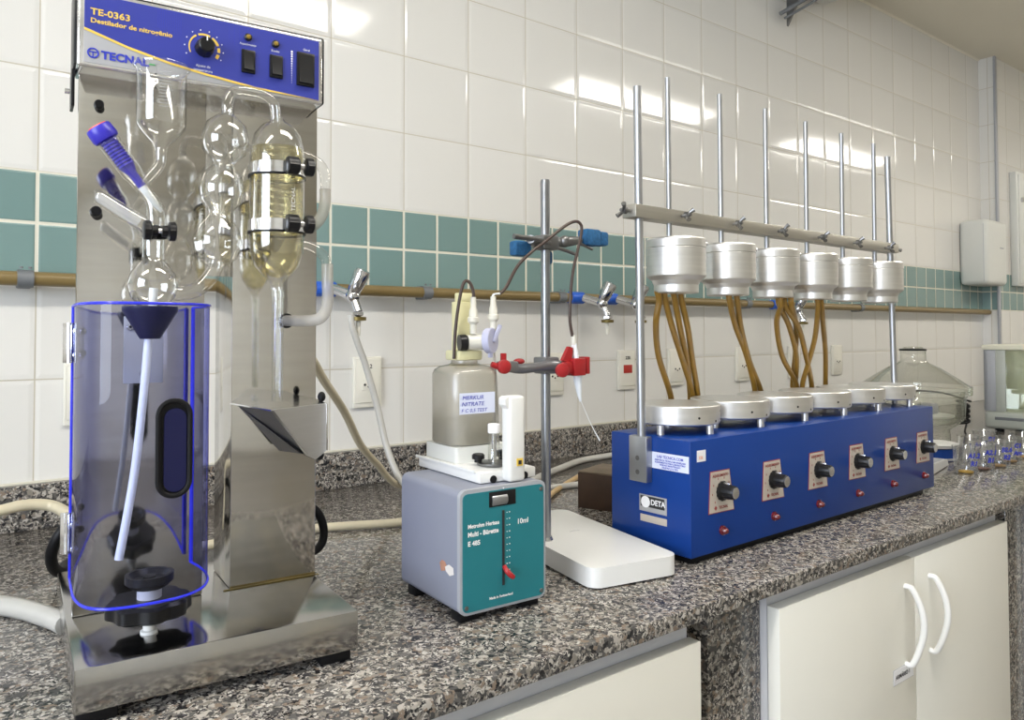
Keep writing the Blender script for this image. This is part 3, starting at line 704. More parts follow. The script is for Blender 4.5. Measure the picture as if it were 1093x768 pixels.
for i in range(10): tk.box((.0700, -.0026, .1330-i*.0083), (.0714, -.0020, .1338-i*.0083)); tk.box((.0740, -.0026, .1330-i*.0083), (.0754, -.0020, .1342-i*.0083))
tk.build('scale_marks', 'white_ink', fp); tk = MB()
tk.prism([(.0638, -.0026, .1665), (.0664, -.0026, .1665), (.0651, -.0026, .1640)], (0, .0006, 0)); tk.build('index_mark', 'white_ink', fp)
MB().tube([(.0650, -.004, .0650), (.0655, -.010, .0600), (.0690, -.013, .0550), (.0735, -.013, .0515)], [.0028, .0036, .0036, .003], n=12).build('pointer', 'clamp_red', T)
text('Metrohm Herisau', .0072, 'white_ink', fp, face_y(.0105, -.0024, .1205), bold=.0002, sx=.92)
text('Multi - Bürette', .0082, 'white_ink', fp, face_y(.0105, -.0024, .1100), bold=.00025, sx=.95)
text('E 485', .0082, 'white_ink', fp, face_y(.0105, -.0024, .0985), bold=.00025)
text('10ml', .0095, 'white_ink', fp, face_y(.0865, -.0024, .1160), bold=.00015)
text('Made in Switzerland', .0045, 'white_ink', fp, face_y(.0430, -.0024, .0255), bold=.0001)
for x, z in ((.0085, .0215), (.1265, .0215), (.1265, .1575)): MB().lathe([(.0030, 0), (.0026, .001), (0, .0014)], M=align((0, -1, 0), (x, -.0021, z)), n=12, cap0=True).build('screw', 'dark_metal', fp)
pe = MB(); pe.prism([(-.0002, .050, .068), (-.0002, .044, .073), (-.0002, .036, .072), (-.0002, .032, .068), (-.0002, .036, .061), (-.0002, .046, .058)], (-.0003, 0, 0)); pe.build('paint_chip', 'peel_brown', T)
pe = MB(); pe.prism([(-.0003, .036, .066), (-.0003, .026, .071), (-.0003, .015, .069), (-.0003, .014, .061), (-.0003, .024, .057), (-.0003, .034, .061)], (-.0003, 0, 0)); pe.build('paint_chip', 'peel_white', T)
# tray on top
ty = MB(); ty.box((.043, .020, .1692), (.1345, .190, .1835), .002); ty = ty.build('tray', 'white_plastic', T)
MB().box((.040, .030, .1820), (.043, .195, .1860), .0008).build('tray_lip', 'white_plastic', ty)
for x in (.0640, .1155): MB().lathe([(.0052, 0), (.0052, .001)], M=align((0, -1, 0), (x, .0201, .1735)), n=20, cap0=True, cap1=True).build('cable_hole', 'black_plastic', ty)
cup = MB(); cup.box((.053, .098, .1836), (.142, .188, .2060), .006, seg=3, edges=2); cup.build('bottle_holder', 'dispenser_white', ty)
arm = MB(); arm.box((.0790, .004, .1695), (.1060, .0240, .2840), .005, seg=3); arm.prism([(.0795, .006, .2835), (.0745, .006, .2800), (.0745, .006, .2720), (.0795, .006, .2660)], (0, .016, 0)); arm = arm.build('support_arm', 'white_plastic', T)
MB().box((.0905, .0030, .1905), (.1005, .0039, .2005)).build('yellow_sticker', 'yellow_ink', arm)
MB().box((.0930, .0025, .1925), (.0980, .0031, .1980)).build('sticker_symbol', 'black_ink', arm)
# piston cylinder
pc = MB().lathe([(.0235, 0), (.0240, .001), (.0240, .003), (.0100, .0045)], (.093, .062, .1850), n=36, cap0=True, cap1=True).build('piston_base', 'dark_metal', T)
MB().lathe([(.0055, 0), (.0055, .004), (.0090, .005), (.0090, .010), (.0070, .012)], (.0735, .072, .1880), n=20, cap0=True, cap1=True).build('thumb_nut', 'black_plastic', pc)
MB().lathe([(.0060, 0), (.0060, .003), (.0085, .004), (.0085, .012), (.0060, .013)], (.1165, .075, .1880), n=20, cap0=True, cap1=True).build('thumb_nut', 'black_plastic', pc)
MB().lathe([(.0105, .0035), (.0085, .006), (.0080, .042), (.0095, .044)], (.093, .062, .1850), n=28).build('glass_barrel', 'glass_thick', pc, sharp=60)
MB().lathe([(.0035, .004), (.0035, .046)], (.093, .062, .1850), n=14).build('piston', 'bright_steel', pc)
MB().lathe([(.0075, .043), (.0085, .044), (.0085, .055), (.0078, .056)], (.093, .062, .1850), n=24, cap0=True, cap1=True).build('piston_cap', 'label_white', pc)

# bottle standing in the holder, with dispensing valve
RT = Matrix.Rotation(TH, 3, 'Z')
def TL(x, y, z): v = RT @ Vector((x, y, 0)); return (v.x-.229, v.y-.904, z)
bx, by, _ = TL(.0935, .142, 0)
Bt = thing('reagent_bottle', 'cloudy plastic bottle with handwritten label on the burette tray', 'bottle', (bx, by, .2062), TH)
def rsq(w, r, z, n=6):
    out = []
    for cx, cy, a0 in ((w-r, w-r, 0), (-w+r, w-r, 90), (-w+r, -w+r, 180), (w-r, -w+r, 270)):
        for i in range(n+1): a = math.radians(a0+90*i/n); out.append((cx+r*math.cos(a), cy+r*math.sin(a), z))
    return out
def loft(rings, cap0=True, cap1=False):
    b = MB(); R = [[b.bm.verts.new(p) for p in r] for r in rings]
    for A, B in zip(R, R[1:]):
        for k in range(len(A)): b.bm.faces.new((A[k], A[(k+1) % len(A)], B[(k+1) % len(A)], B[k]))
    if cap0: b.bm.faces.new(list(reversed(R[0])))
    if cap1: b.bm.faces.new(R[-1])
    return b
w = .0420
loft([rsq(w-.003, .026, 0), rsq(w, .027, .003), rsq(w, .027, .102), rsq(w-.002, .028, .108), rsq(w-.007, .029, .1125), rsq(w-.018, .022, .115), rsq(.0200, .0199, .117), rsq(.0195, .0194, .124)]).build('bottle_wall', 'bottle_plastic', Bt, sharp=60)
loft([rsq(w-.0015, .0262, .001), rsq(w-.0012, .0262, .101), rsq(w-.008, .027, .1115), rsq(.020, .0199, .114)]).build('bottle_haze', 'bottle_haze', Bt, sharp=60)
loft([rsq(w-.003, .0255, .002), rsq(w-.0025, .0255, .033)], cap1=True).build('bottle_liquid', 'bottle_liquid', Bt, sharp=60)
lbm = MB(); lbm.box((-.034, -w-.0011, .046), (.026, -w-.0006, .0760)); lb = lbm.build('paper_label', 'label_paper', Bt)
text('MERKUR', .0082, 'blue_ink', lb, face_y(-.0300, -w-.0014, .0665), shear=.2, sx=1.15)
text('NITRATE', .0082, 'blue_ink', lb, face_y(-.0310, -w-.0014, .0575), shear=.2, sx=1.15)
text('F C 0,5 TEST', .0070, 'blue_ink', lb, face_y(-.0315, -w-.0014, .0487), shear=.2, sx=1.15)
cp = MB(); cp.box((-.0215, -.0200, .1215), (.0200, .0200, .1360), .003); cp = cp.build('cap', 'yellow_plastic', Bt)
vb = MB(); vb.box((-.0150, -.0060, .1362), (.0150, .0120, .2080), .0015); vb.box((-.0110, -.0050, .2080), (.0110, .0100, .2210), .0015); vb.build('valve_block', 'yellow_plastic', Bt)
MB().lathe([(.0120, 0), (.0120, .010), (.0100, .012)], M=align((1, -.25, .05), (-.0180, -.0150, .1470)), n=28, cap0=True, cap1=True).build('valve_ring', 'black_plastic', Bt)
MB().lathe([(.0110, 0), (.0118, .010), (.0118, .026), (.0105, .030)], M=align((1, -.25, .05), (-.0060, -.0180, .1475)), n=28, cap0=True, cap1=True).build('valve_barrel', 'milky_plastic', Bt)
vh = MB(); vh.lathe([(.0180, 0), (.0188, .001), (.0188, .010), (.0180, .011)], M=align((.62, -1, .05), (.0240, -.0240, .1500)), n=32, cap0=True, cap1=True)
vh.box((.0280, -.0360, .1480), (.0340, -.0310, .1760), .0015, M=Matrix.Translation((.031, -.033, .150)) @ Matrix.Rotation(.45, 4, 'Y') @ Matrix.Translation((-.031, .033, -.150)))
vh.box((.0235, -.0330, .1250), (.0300, -.0270, .1400), .0015); vh.build('valve_handle', 'lavender_plastic', Bt)
for x0, z0, z1 in ((.0010, .160, .214), (.0360, .164, .216)):
    cn = MB().lathe([(.0050, 0), (.0050, .014), (.0065, .016), (.0085, .018), (.0085, .024), (.0065, .025), (.0062, .034), (.0045, .038), (.0040, z1-z0)], (x0, -.0240, z0), n=20, cap0=True, cap1=True).build('hose_connector', 'milky_plastic', Bt)
MB().tube([(.0400, -.030, -.018), (.0390, -.030, .060), (.0345, -.028, .140)], .0016, n=8).build('feed_tube', 'soft_tube', Bt)
# dark tubes: one loops at the left, the other arcs over to the dosing tip
def BL(x, y, z): v = RT @ Vector((x, y, 0)); return Vector((v.x+bx, v.y+by, z+.2062))
c1_ = BL(.001, -.024, .214); c2_ = BL(.036, -.024, .216)
tag(MB().tube([c1_-Vector((0, 0, .012)), c1_+Vector((0, 0, .008)), c1_+Vector((-.006, .002, .022)), c1_+Vector((-.014, .005, .020)), c1_+Vector((-.021, .007, -.010)), c1_+Vector((-.025, .01, -.05)), c1_+Vector((-.026, .012, -.090))], .0024, n=12).build('supply_tube', 'hose_brown'), 'short black tube looping above the left of the reagent bottle', 'tube')
RY = -.755
CY = RY-.035
ar = [c2_-Vector((0, 0, .01)), c2_+Vector((.0002, 0, .002)), Vector((-.080, -.789, .427))]+[Vector(p) for p in ((-.069, -.79, .437), (-.047, -.79, .470), (-.020, -.79, .493), (.009, -.79, .512), (.049, -.79, .539), (.071, -.79, .549), (.083, -.79, .547), (.087, -.79, .537), (.081, -.79, .512), (.068, -.79, .470), (.062, -.79, .431), (.060, -.79, .390), (.0655, -.79, .362))]
dt = thing('dosing_tube', 'dark brown tube arcing over the stand rod down to a white tip', 'tube', (0, 0, 0))
MB().tube(ar[2:], .0026, n=12).build('dark_hose', 'hose_brown', dt)
MB().tube(ar[:3], .0016, n=10).build('clear_end', 'white_tube', dt)
MB().lathe([(.0042, 0), (.0042, .016)], (.0683, -.79, .348), n=14, cap0=True, cap1=True).build('tube_collar', 'milky_plastic', dt)
MB().tube([(.0690, -.79, .350), (.0730, -.79, .325), (.0755, -.79, .300), (.0765, -.79, .292), (.0800, -.79, .268), (.0830, -.79, .256)], [.0042, .0055, .0065, .0072, .0038, .0020], n=16).build('dosing_tip', 'white_tube', dt)
MB().tube([(.0830, -.79, .258), (.0900, -.792, .242), (.1030, -.795, .2150), (.1180, -.798, .190)], [.0004, .0004, .0006, .0013], n=8).build('tip_needle', 'white_tube', dt)

# ================================================================== stand
Sd = thing('retort_stand', 'retort stand with white slab base and dark steel rod', 'stand', (-.010, -.913, 0), math.radians(-10.5))
MB().box((0, 0, .003), (.158, .340, .0315), .020, seg=6, edges=2).build('base', 'bench_white', Sd)
MB().box((.012, .012, 0), (.145, .325, .0035), .003).build('base_pad', 'black_rubber', Sd)
MB().tube([(.078, .19, .0316), (.088, .193, .0316), (.098, .19, .0316)], .0004, n=6).build('base_mark', 'case_edge', Sd)
lx, ly = .0185, .1640
MB().lathe([(.0078, .0300), (.0078, .6150), (.0070, .6190)], (lx, ly, 0), n=24, cap0=True, cap1=True).build('rod', 'stand_rod', Sd)
MB().lathe([(.0105, .0300), (.0115, .0330), (.0095, .0380), (.0080, .0385)], (lx, ly, 0), n=24, cap0=True).build('rod_collar', 'chrome', Sd)
# lower clamp (grey with red grips), upper clamp (old, blue cork)
lc = thing('burette_clamp', 'grey clamp with red grips low on the stand rod', 'clamp', (.037, RY, .3135))
b = MB(); b.tube([(-.122, CY-RY, .006), (-.108, CY-RY, .005), (-.078, CY-RY+.004, -.001), (-.035, CY-RY+.012, .0), (.0, CY-RY+.014, .002), (.020, CY-RY, .001)], [.0055, .0080, .0078, .0072, .0085, .0060], n=14); b.build('clamp_arm', 'clamp_grey', lc)
b = MB(); b.box((-.016, -.020, -.012), (.014, .012, .015), .003); b.build('boss_head', 'clamp_grey', lc)
MB().box((-.116, CY-RY-.0090, -.005), (-.088, CY-RY+.007, .011), .003).build('jaw_bracket', 'clamp_grey', lc)
for x, z, s_ in ((-.119, .004, .0105), (-.004, -.005, .0112)):
    MB().lathe([(s_*.7, 0), (s_, .002), (s_, .008), (s_*.7, .010)], M=align((-.2, -1, 0), (x, CY-RY-.008, z)), n=22, cap0=True, cap1=True).build('screw_knob', 'clamp_red', lc)
b = MB(); b.tube([(-.138, CY-RY-.006, .008), (-.130, CY-RY-.008, .005), (-.118, CY-RY-.008, .004)], [.004, .005, .004], n=10); b.box((-.122, CY-RY-.012, .010), (-.114, CY-RY-.006, .024), .001); b.build('wing_grip', 'clamp_red', lc)
MB().sphere((-.072, CY-RY+.012, .010), .008, sc=(1.2, 1, .6)).build('rear_grip', 'clamp_red', lc)
b = MB(); b.prism([(.004, CY-RY-.004, .010), (.018, CY-RY-.004, .032), (.026, CY-RY-.004, .030), (.023, CY-RY-.004, .004)], (0, .007, 0)); b.build('thumb_lever', 'clamp_red', lc)
b = MB(); b.box((.008, CY-RY-.009, -.012), (.022, CY-RY+.007, .008), .002); b.box((.0215, CY-RY-.0125, -.0150), (.0475, CY-RY+.0110, .0130), .002); b.build('tube_jaw', 'clamp_red', lc)
MB().box((.0500, CY-RY-.011, -.0130), (.0575, CY-RY+.0100, .0150), .0015).build('tube_jaw', 'clamp_red', lc)
uc = thing('universal_clamp', 'old rusty clamp with blue cork pads near the top of the stand rod', 'clamp', (.037, RY, .5150))
b = MB(); b.tube([(-.075, -.014, .0040), (-.030, -.014, .002), (.0, -.013, -.002)], .0042, n=12); b.tube([(-.040, -.012, .002), (.0, .014, -.002), (.040, -.008, .004), (.068, -.012, .008)], [.007, .008, .009, .006], n=12)
b.box((-.014, -.014, -.012), (.020, .014, .012), .003); b.tube([(.020, -.010, -.008), (.045, -.014, -.014), (.060, -.014, -.018)], .003, n=10); b.sphere((.036, -.008, .004), .010); b.tube([(.060, -.014, .004), (.080, -.016, -.003), (.092, -.016, -.006)], .0025, n=8); b.build('clamp_body', 'dark_metal', uc)
for a_, b_ in (((-.062, -.004, -.024), (-.030, .016, .000)), ((.075, -.022, .000), (.108, .004, .028)), ((.108, -.018, .002), (.130, .004, .026)), ((.008, .004, -.034), (.022, .018, -.012))):
    MB().box(a_, b_, .004, seg=2).build('cork_pad', 'cork_blue', uc)

# wooden block behind the stand
wb = thing('wooden_block', 'dark brown wooden block behind the stand, beside the blue digester', 'wood block', (.3290, -.513, 0), math.radians(-72))
MB().box((0, 0, 0), (.150, .11, .073), .001).build('block_body', 'wood_dark', wb)
MB().box((.0005, .0005, .0732), (.1495, .1095, .0765), .001).build('block_top', 'wood_top', wb)

# ================================================================== six-place digester
G = thing('digester', 'long blue six-place digester with round hot plates and raised metal heads', 'laboratory heater', (.191, -.926, 0), math.radians(1.35))
MB().box((0, 0, .0125), (.885, .1705, .196), .0016).build('body', 'blue_paint', G)
MB().box((.012, .010, 0), (.850, .160, .0128), .001).build('base_rail', 'black_rubber', G)
MB().box((-.0008, .003, .145), (.0006, .078, .1715)).build('side_label', 'label_paper', G)
sl = [('LAB TÉCNICA.COM', .0062, .1630), ('ASSISTÊNCIA TÉCNICA EM APARELHOS', .0036, .1583), ('EQUIPAMENTOS PARA LABORATÓRIO', .0036, .1545), ('VENDAS E MANUTENÇÃO', .0036, .1508), ('TELEFONE 3331-1234', .0040, .1468)]
for tx, s_, z in sl[:4]: text(tx, s_, 'blue_ink', G, face_x(-.0010, .0405, z), align_x='CENTER', bold=.0001)
text('TELEFAX (11) 3331', .0042, 'blue_ink', G, face_x(-.0010, .0405, .1465), align_x='CENTER', bold=.0001)
np_ = MB().box((-.0010, .048, .0710), (.0005, .106, .0985), .0002).build('name_plate', 'panel_grey', G)
MB().box((-.0014, .052, .0790), (-.0008, .103, .0965)).build('plate_field', 'black_ink', np_)
MB().lathe([(.0095, 0), (.0095, .0006)], M=align((-1, 0, 0), (-.0012, .092, .0868)), n=28, cap0=True, cap1=True).build('plate_emblem', 'label_white', np_)
text('DETA', .0125, 'label_white', np_, face_x(-.0017, .0805, .0838), bold=.0003, sx=.95)
MB().box((-.0010, .048, .0540), (.0005, .104, .0655), .0002).build('serial_plate', 'dial_plate', G)
st_ = MB().box((.0160, -.0006, .1620), (.0380, .0004, .1800)).build('price_sticker', 'label_white', G)
text('336', .0075, 'orange_ink', st_, face_y(.0190, -.0010, .1660))
# uprights
for xt, xb, zt, zb in ((-.013, -.0065, .781, .19), (.884, .905, .791, .19)):
    u = MB().cyl((xb, .095, zb), (xt+.001, .095, zt), .0070, n=24).build('upright', 'galvanised', G)
for x in (-.0145, .8862):
    ub = MB().box((x, .078, .1210), (x+.0140, .1165, .1960), .0012).build('upright_socket', 'galvanised', G)
    if x < 0:
        for z in (.137, .160): MB().cyl((x-.0005, .0975, z), (x+.002, .0975, z), .0042, n=16).build('socket_screw', 'dark_metal', ub)
bar = MB().box((-.034, .0800, .5580), (.905, .1100, .5795), .001).build('crossbar', 'bar_metal', G)
def wing(loc, axis, twist):
    M = align(axis, loc)
    b = MB(); b.cyl(M @ Vector((0, 0, -.001)), M @ Vector((0, 0, .020)), .0028, n=10); b.lathe([(.0060, .008), (.0055, .014)], n=14, M=M, cap0=True, cap1=True)
    for sgn in (-1, 1):
        p = [Vector((0, 0, .012)), Vector((sgn*.006, 0, .015)), Vector((sgn*.012, 0, .021))]
        Rz = Matrix.Rotation(twist, 4, 'Z')
        b.tube([M @ Rz @ q for q in p], [.0025, .0030, .0042], n=10)
    return b.build('wing_nut', 'dark_metal', G)
for i in range(6): wing((.084+.15*i, .0800, .5700-.001*i), (0, -1, 0), .9+.15*((i*7) % 3))
wing((-.034, .095, .569), (-1, 0, 0), .9)
wing((.905, .095, .569), (1, 0, 0), .3)
hp0 = None
def dup(o, dx):
    c = copy_tree(o, G); c.location = (dx, 0, 0); return c
hp = MB().lathe([(.0700, .2130), (.0712, .2150), (.0712, .2435), (.0700, .2450), (.0690, .2455)], (.085, .093, 0), n=64, cap0=True, cap1=True).build('hot_plate', 'aluminium', G, sharp=25)
for a in (-75, 55, 190):
    MB().cyl((.085+.058*math.cos(math.radians(a)), .093+.058*math.sin(math.radians(a)), .1960), (.085+.058*math.cos(math.radians(a)), .093+.058*math.sin(math.radians(a)), .2135), .0062, n=18).build('leg', 'aluminium', hp)
for k, (a, z) in enumerate(((-112, .226), (-80, .219), (-50, .233))):
    aa = math.radians(a); MB().cyl((.085+.0705*math.cos(aa), .093+.0705*math.sin(aa), z), (.085+.0716*math.cos(aa), .093+.0716*math.sin(aa), z), .0021, n=10).build('screw_hole', 'black_ink', hp)
for i in range(1, 6): dup(hp, .15*i)
hd_ = MB().lathe([(.0375, .4360), (.0385, .4380), (.0385, .4500), (.0420, .4580), (.0500, .4640), (.0512, .4660), (.0512, .5130), (.0505, .5140), (.0518, .5150), (.0518, .5280), (.0500, .5310), (.0200, .5330), (0, .5332)], (.086, .095, 0), n=64, cap0=True).build('condenser_head', 'aluminium', G, sharp=22)
MB().cyl((.0745, .1000, .5320), (.0680, .0960, .8130), .0048, n=16).build('hanging_rod', 'galvanised', hd_)
MB().lathe([(.0040, 0), (.0038, .002), (0, .003)], M=align((.62, -.78, 0), (.086+.0518*.62, .095-.0518*.78, .5215)), n=14, cap0=True).build('rim_screw', 'chrome', hd_)
MB().lathe([(.0360, .4365), (.0340, .4400), (0, .4400)], (.086, .095, 0), n=40).build('head_mouth', 'black_rubber', hd_)
for i in range(1, 6): dup(hd_, .15*i)
dpl = MB(); dpl.prism([(.0440, -.0008, .0750), (.1130, -.0008, .0740), (.1010, -.0008, .1430), (.0490, -.0008, .1430)], (0, .0010, 0)); dp = dpl.build('dial_plate', 'red_ink', G)
MB().prism([(.0455, -.0012, .0764), (.1113, -.0012, .0754), (.0998, -.0012, .1416), (.0503, -.0012, .1416)], (0, .0004, 0)).build('dial_face', 'dial_plate', dp)
text('AQUECIMENTO', .0062, 'red_ink', dp, face_y(.0750, -.0016, .1330), align_x='CENTER', bold=.0001, sx=.95)
text('TECNAL', .0066, 'red_ink', dp, face_y(.0700, -.0016, .0810), bold=.0001)
mk = MB()
for k in range(8):
    a = math.radians(225-k*38); x = .078+.0245*math.cos(a); z = .1085+.0225*math.sin(a); mk.box((x-.0006, -.0016, z-.0017), (x+.0006, -.0011, z+.0017))
mk.lathe([(.0038, 0), (.0038, .0005)], M=align((0, -1, 0), (.0620, -.0011, .0832)), n=4, cap0=True, cap1=True); mk.build('dial_marks', 'red_ink', dp)
kb = MB().lathe([(.0160, .0), (.0160, .003), (.0120, .006), (.0108, .0240), (.0100, .0252)], M=align((0, -1, 0), (.080, -.0012, .1090)), n=28, cap0=True, cap1=True, fn=lambda a: 1+.03*math.cos(14*a)).build('knob', 'black_plastic', G)
MB().lathe([(.0092, .0253), (.0092, .0262), (0, .0264)], M=align((0, -1, 0), (.080, -.0012, .1090)), n=24).build('knob_cap', 'bright_steel', kb)
MB().box((.0785, -.016, .1190), (.0815, -.004, .1235), .0008).build('knob_pointer', 'bright_steel', kb)
ld = MB().lathe([(.0078, 0), (.0078, .003), (.0060, .004), (.0052, .009), (.0030, .0115), (0, .012)], M=align((0, -1, 0), (.080, .0000, .0450)), n=20, cap0=True).build('indicator_light', 'led_red', G)
for i in range(1, 6):
    for o in (dp, kb, ld): dup(o, .15*i)

# amber hoses hanging behind the hot plates (local points of the digester, placed in world)
GT = Matrix.Translation((.191, -.926, 0)) @ Matrix.Rotation(math.radians(1.35), 4, 'Z')
def hose(pts, r, mat, label, group=None, name='rubber_hose', cat='hose', n=12):
    o = MB().tube(pts, r, n=n).build(name, mat); return tag(o, label, cat, group)
def gh(pts, label, r=.0052):
    return hose([GT @ Vector(p) for p in pts], r, 'hose_amber', label, 'amber rubber hoses hanging from the metal heads')
Y0, Y1 = .112, .185
gh([(0.053, 0.11, 0.4395), (0.06, 0.112, 0.421), (0.061, 0.12, 0.384), (0.109, 0.155, 0.324), (0.173, 0.18, 0.246), (0.185, 0.19, 0.2)], 'amber hose bowing out furthest left under the first metal head', .0056)
gh([(0.071, 0.11, 0.4395), (0.078, 0.112, 0.421), (0.106, 0.12, 0.375), (0.178, 0.155, 0.314), (0.238, 0.18, 0.248), (0.25, 0.19, 0.2)], 'second amber hose from the left under the first metal head', .0056)
gh([(0.097, 0.11, 0.4395), (0.10400000000000001, 0.112, 0.421), (0.127, 0.12, 0.375), (0.19, 0.155, 0.314), (0.244, 0.19, 0.247), (0.256, 0.2, 0.2)], 'third amber hose from the left under the first metal head', .0056)
gh([(0.11599999999999999, 0.11, 0.4395), (0.123, 0.112, 0.421), (0.149, 0.12, 0.375), (0.207, 0.155, 0.313), (0.254, 0.18, 0.247), (0.266, 0.19, 0.2)], 'rightmost amber hose under the first metal head', .0056)
gh([(0.23199999999999998, 0.09, 0.4395), (0.239, 0.092, 0.421), (0.298, 0.12, 0.376), (0.384, 0.155, 0.318), (0.45, 0.18, 0.243), (0.462, 0.19, 0.2)], 'left amber hose under the second metal head', .0056)
gh([(0.256, 0.09, 0.4395), (0.263, 0.092, 0.421), (0.314, 0.12, 0.376), (0.393, 0.155, 0.309), (0.471, 0.18, 0.242), (0.483, 0.19, 0.2)], 'right amber hose under the second metal head', .0056)
gh([(0.395, 0.085, 0.4395), (0.402, 0.08700000000000001, 0.421), (0.439, 0.12, 0.386), (0.515, 0.155, 0.316), (0.612, 0.18, 0.249), (0.624, 0.19, 0.2)], 'amber hose bowing left in the crossed bundle', .0056)
gh([(0.401, 0.092, 0.4395), (0.40800000000000003, 0.094, 0.421), (0.488, 0.12, 0.376), (0.571, 0.155, 0.314), (0.624, 0.19, 0.249), (0.636, 0.2, 0.2)], 'amber hose running down the middle of the crossed bundle', .0056)
gh([(0.411, 0.085, 0.4395), (0.418, 0.08700000000000001, 0.421), (0.506, 0.11, 0.376), (0.594, 0.145, 0.314), (0.668, 0.175, 0.245), (0.68, 0.19, 0.2)], 'long amber hose slanting right through the crossed bundle', .0056)
gh([(0.417, 0.075, 0.4395), (0.424, 0.077, 0.421), (0.521, 0.125, 0.376), (0.583, 0.165, 0.314), (0.63, 0.2, 0.253), (0.64, 0.205, 0.2)], 'amber hose on the right-hand start of the crossed bundle', .0056)
gh([(0.536, 0.085, 0.4395), (0.543, 0.08700000000000001, 0.421), (0.588, 0.12, 0.356), (0.617, 0.155, 0.292), (0.624, 0.172, 0.249), (0.63, 0.18, 0.2)], 'amber hose curving back left under the fourth metal head', .0056)
gh([(0.551, 0.085, 0.4395), (0.558, 0.08700000000000001, 0.421), (0.624, 0.12, 0.376), (0.695, 0.155, 0.322), (0.739, 0.18, 0.253), (0.751, 0.19, 0.2)], 'straight amber hose furthest right under the metal heads', .0056)

# ================================================================== loose hoses on the bench
hose([(-.007, -.128, .408), (-.006, -.13, .385), (.010, -.13, .340), (.028, -.13, .295), (.054, -.14, .197), (.068, -.16, .105), (.085, -.20, .035), (.12, -.26, .0075), (.22, -.33, .0075), (.5, -.37, .0075)], .0075, 'hose_clear', 'translucent hose hanging from the tap beside the distiller')
MB_h = hose([(-.375, -.655, .345), (-.34, -.62, .345), (-.285, -.56, .331), (-.235, -.50, .290), (-.149, -.40, .221), (-.077, -.32, .145), (-.004, -.255, .088), (.05, -.205, .045), (.10, -.175, .018), (.16, -.165, .0076), (.24, -.16, .0076)], .0075, 'hose_pale', 'yellowed hose sagging from behind the distiller column')
hose([(-.40, -.36, .0085), (-.25, -.36, .0085), (-.178, -.372, .0085), (-.107, -.401, .0085), (-.041, -.426, .0085), (.08, -.44, .0085)], .0080, 'hose_pale', 'pale yellow hose lying behind the grey burette')
hose([(.25, -.36, .0085), (.35, -.30, .0085), (.46, -.235, .0085), (.58, -.177, .0085), (.70, -.125, .0085), (.83, -.115, .0085), (1.0, -.12, .0085), (1.2, -.14, .0085)], .0085, 'hose_clear', 'grey hose curving along the backsplash behind the stand')
hose([(.28, -.46, .0065), (.36, -.396, .0065), (.456, -.335, .0065), (.568, -.27, .0065), (.62, -.24, .0065)], .0060, 'hose_rust', 'brown stained hose behind the white stand base')
hose([(-.80, -.20, .055), (-.73, -.19, .067), (-.663, -.18, .074), (-.637, -.18, .078), (-.610, -.18, .077), (-.585, -.19, .071), (-.568, -.24, .062), (-.54, -.32, .05), (-.50, -.40, .03)], .0095, 'hose_pale', 'pale yellow hose arching against the backsplash at the left edge')
hose([(-.78, -.43, .0128), (-.72, -.465, .0128), (-.683, -.502, .0128), (-.66, -.537, .0128), (-.642, -.578, .0128), (-.632, -.604, .0128), (-.624, -.630, .0128)], .0125, 'hose_clear', 'thick grey hose leading to the left side of the distiller')
hose([(-.54, -.40, .10), (-.578, -.43, .100), (-.606, -.45, .088), (-.618, -.44, .058), (-.614, -.42, .030), (-.60, -.39, .0125), (-.585, -.335, .0085), (-.55, -.31, .0085)], .0080, 'black_rubber', 'black cable loop beside the left of the distiller', name='power_cable', cat='cable')
hose([(-.362, -.655, .124), (-.335, -.655, .121), (-.316, -.66, .113), (-.305, -.66, .092), (-.304, -.66, .070), (-.315, -.66, .056), (-.335, -.655, .056), (-.362, -.655, .058)], .0062, 'black_rubber', 'black cable loop at the right side of the distiller column', name='power_cable', cat='cable')

# ================================================================== far end of the bench
DX, DY = 1.885, -.49
Dz = thing('desiccator', 'large glass desiccator with conical knobbed lid at the bench end', 'desiccator', (DX, DY, 0))
MB().lathe([(.085, .002), (.105, .0), (.108, .010), (.106, .045), (.128, .060), (.150, .080), (.155, .150), (.160, .158), (.172, .160), (.173, .172), (.165, .174), (.152, .172), (.147, .150), (.143, .084), (.120, .064), (.0, .060)], n=72).build('jar', 'glass_thick', Dz, sharp=60)
lid = MB().lathe([(.172, .1745), (.173, .186), (.160, .192), (.120, .220), (.080, .246), (.048, .262), (.040, .270), (.039, .300), (.041, .302), (.041, .306), (.034, .306)], n=72).build('lid', 'glass_thick', Dz, sharp=60)
MB().lathe([(.037, .303), (.042, .304), (.042, .309), (.030, .311), (.0, .311)], n=40).build('stopper_ring', 'black_plastic', lid)
MB().lathe([(.030, .311), (.028, .316), (0, .318)], n=40).build('stopper_top', 'glass_thick', lid)
pl2 = MB().lathe([(.120, .086), (.120, .090), (0, .090)], n=60, cap0=True).build('shelf_plate', 'dispenser_white', Dz)
MB().cyl((-.045, -.02, .0905), (-.045, -.02, .135), .022).build('dish', 'glass_thick', Dz); MB().box((.02, -.05, .0905), (.07, 0, .125), .004).build('specimen_box', 'case_edge', Dz)
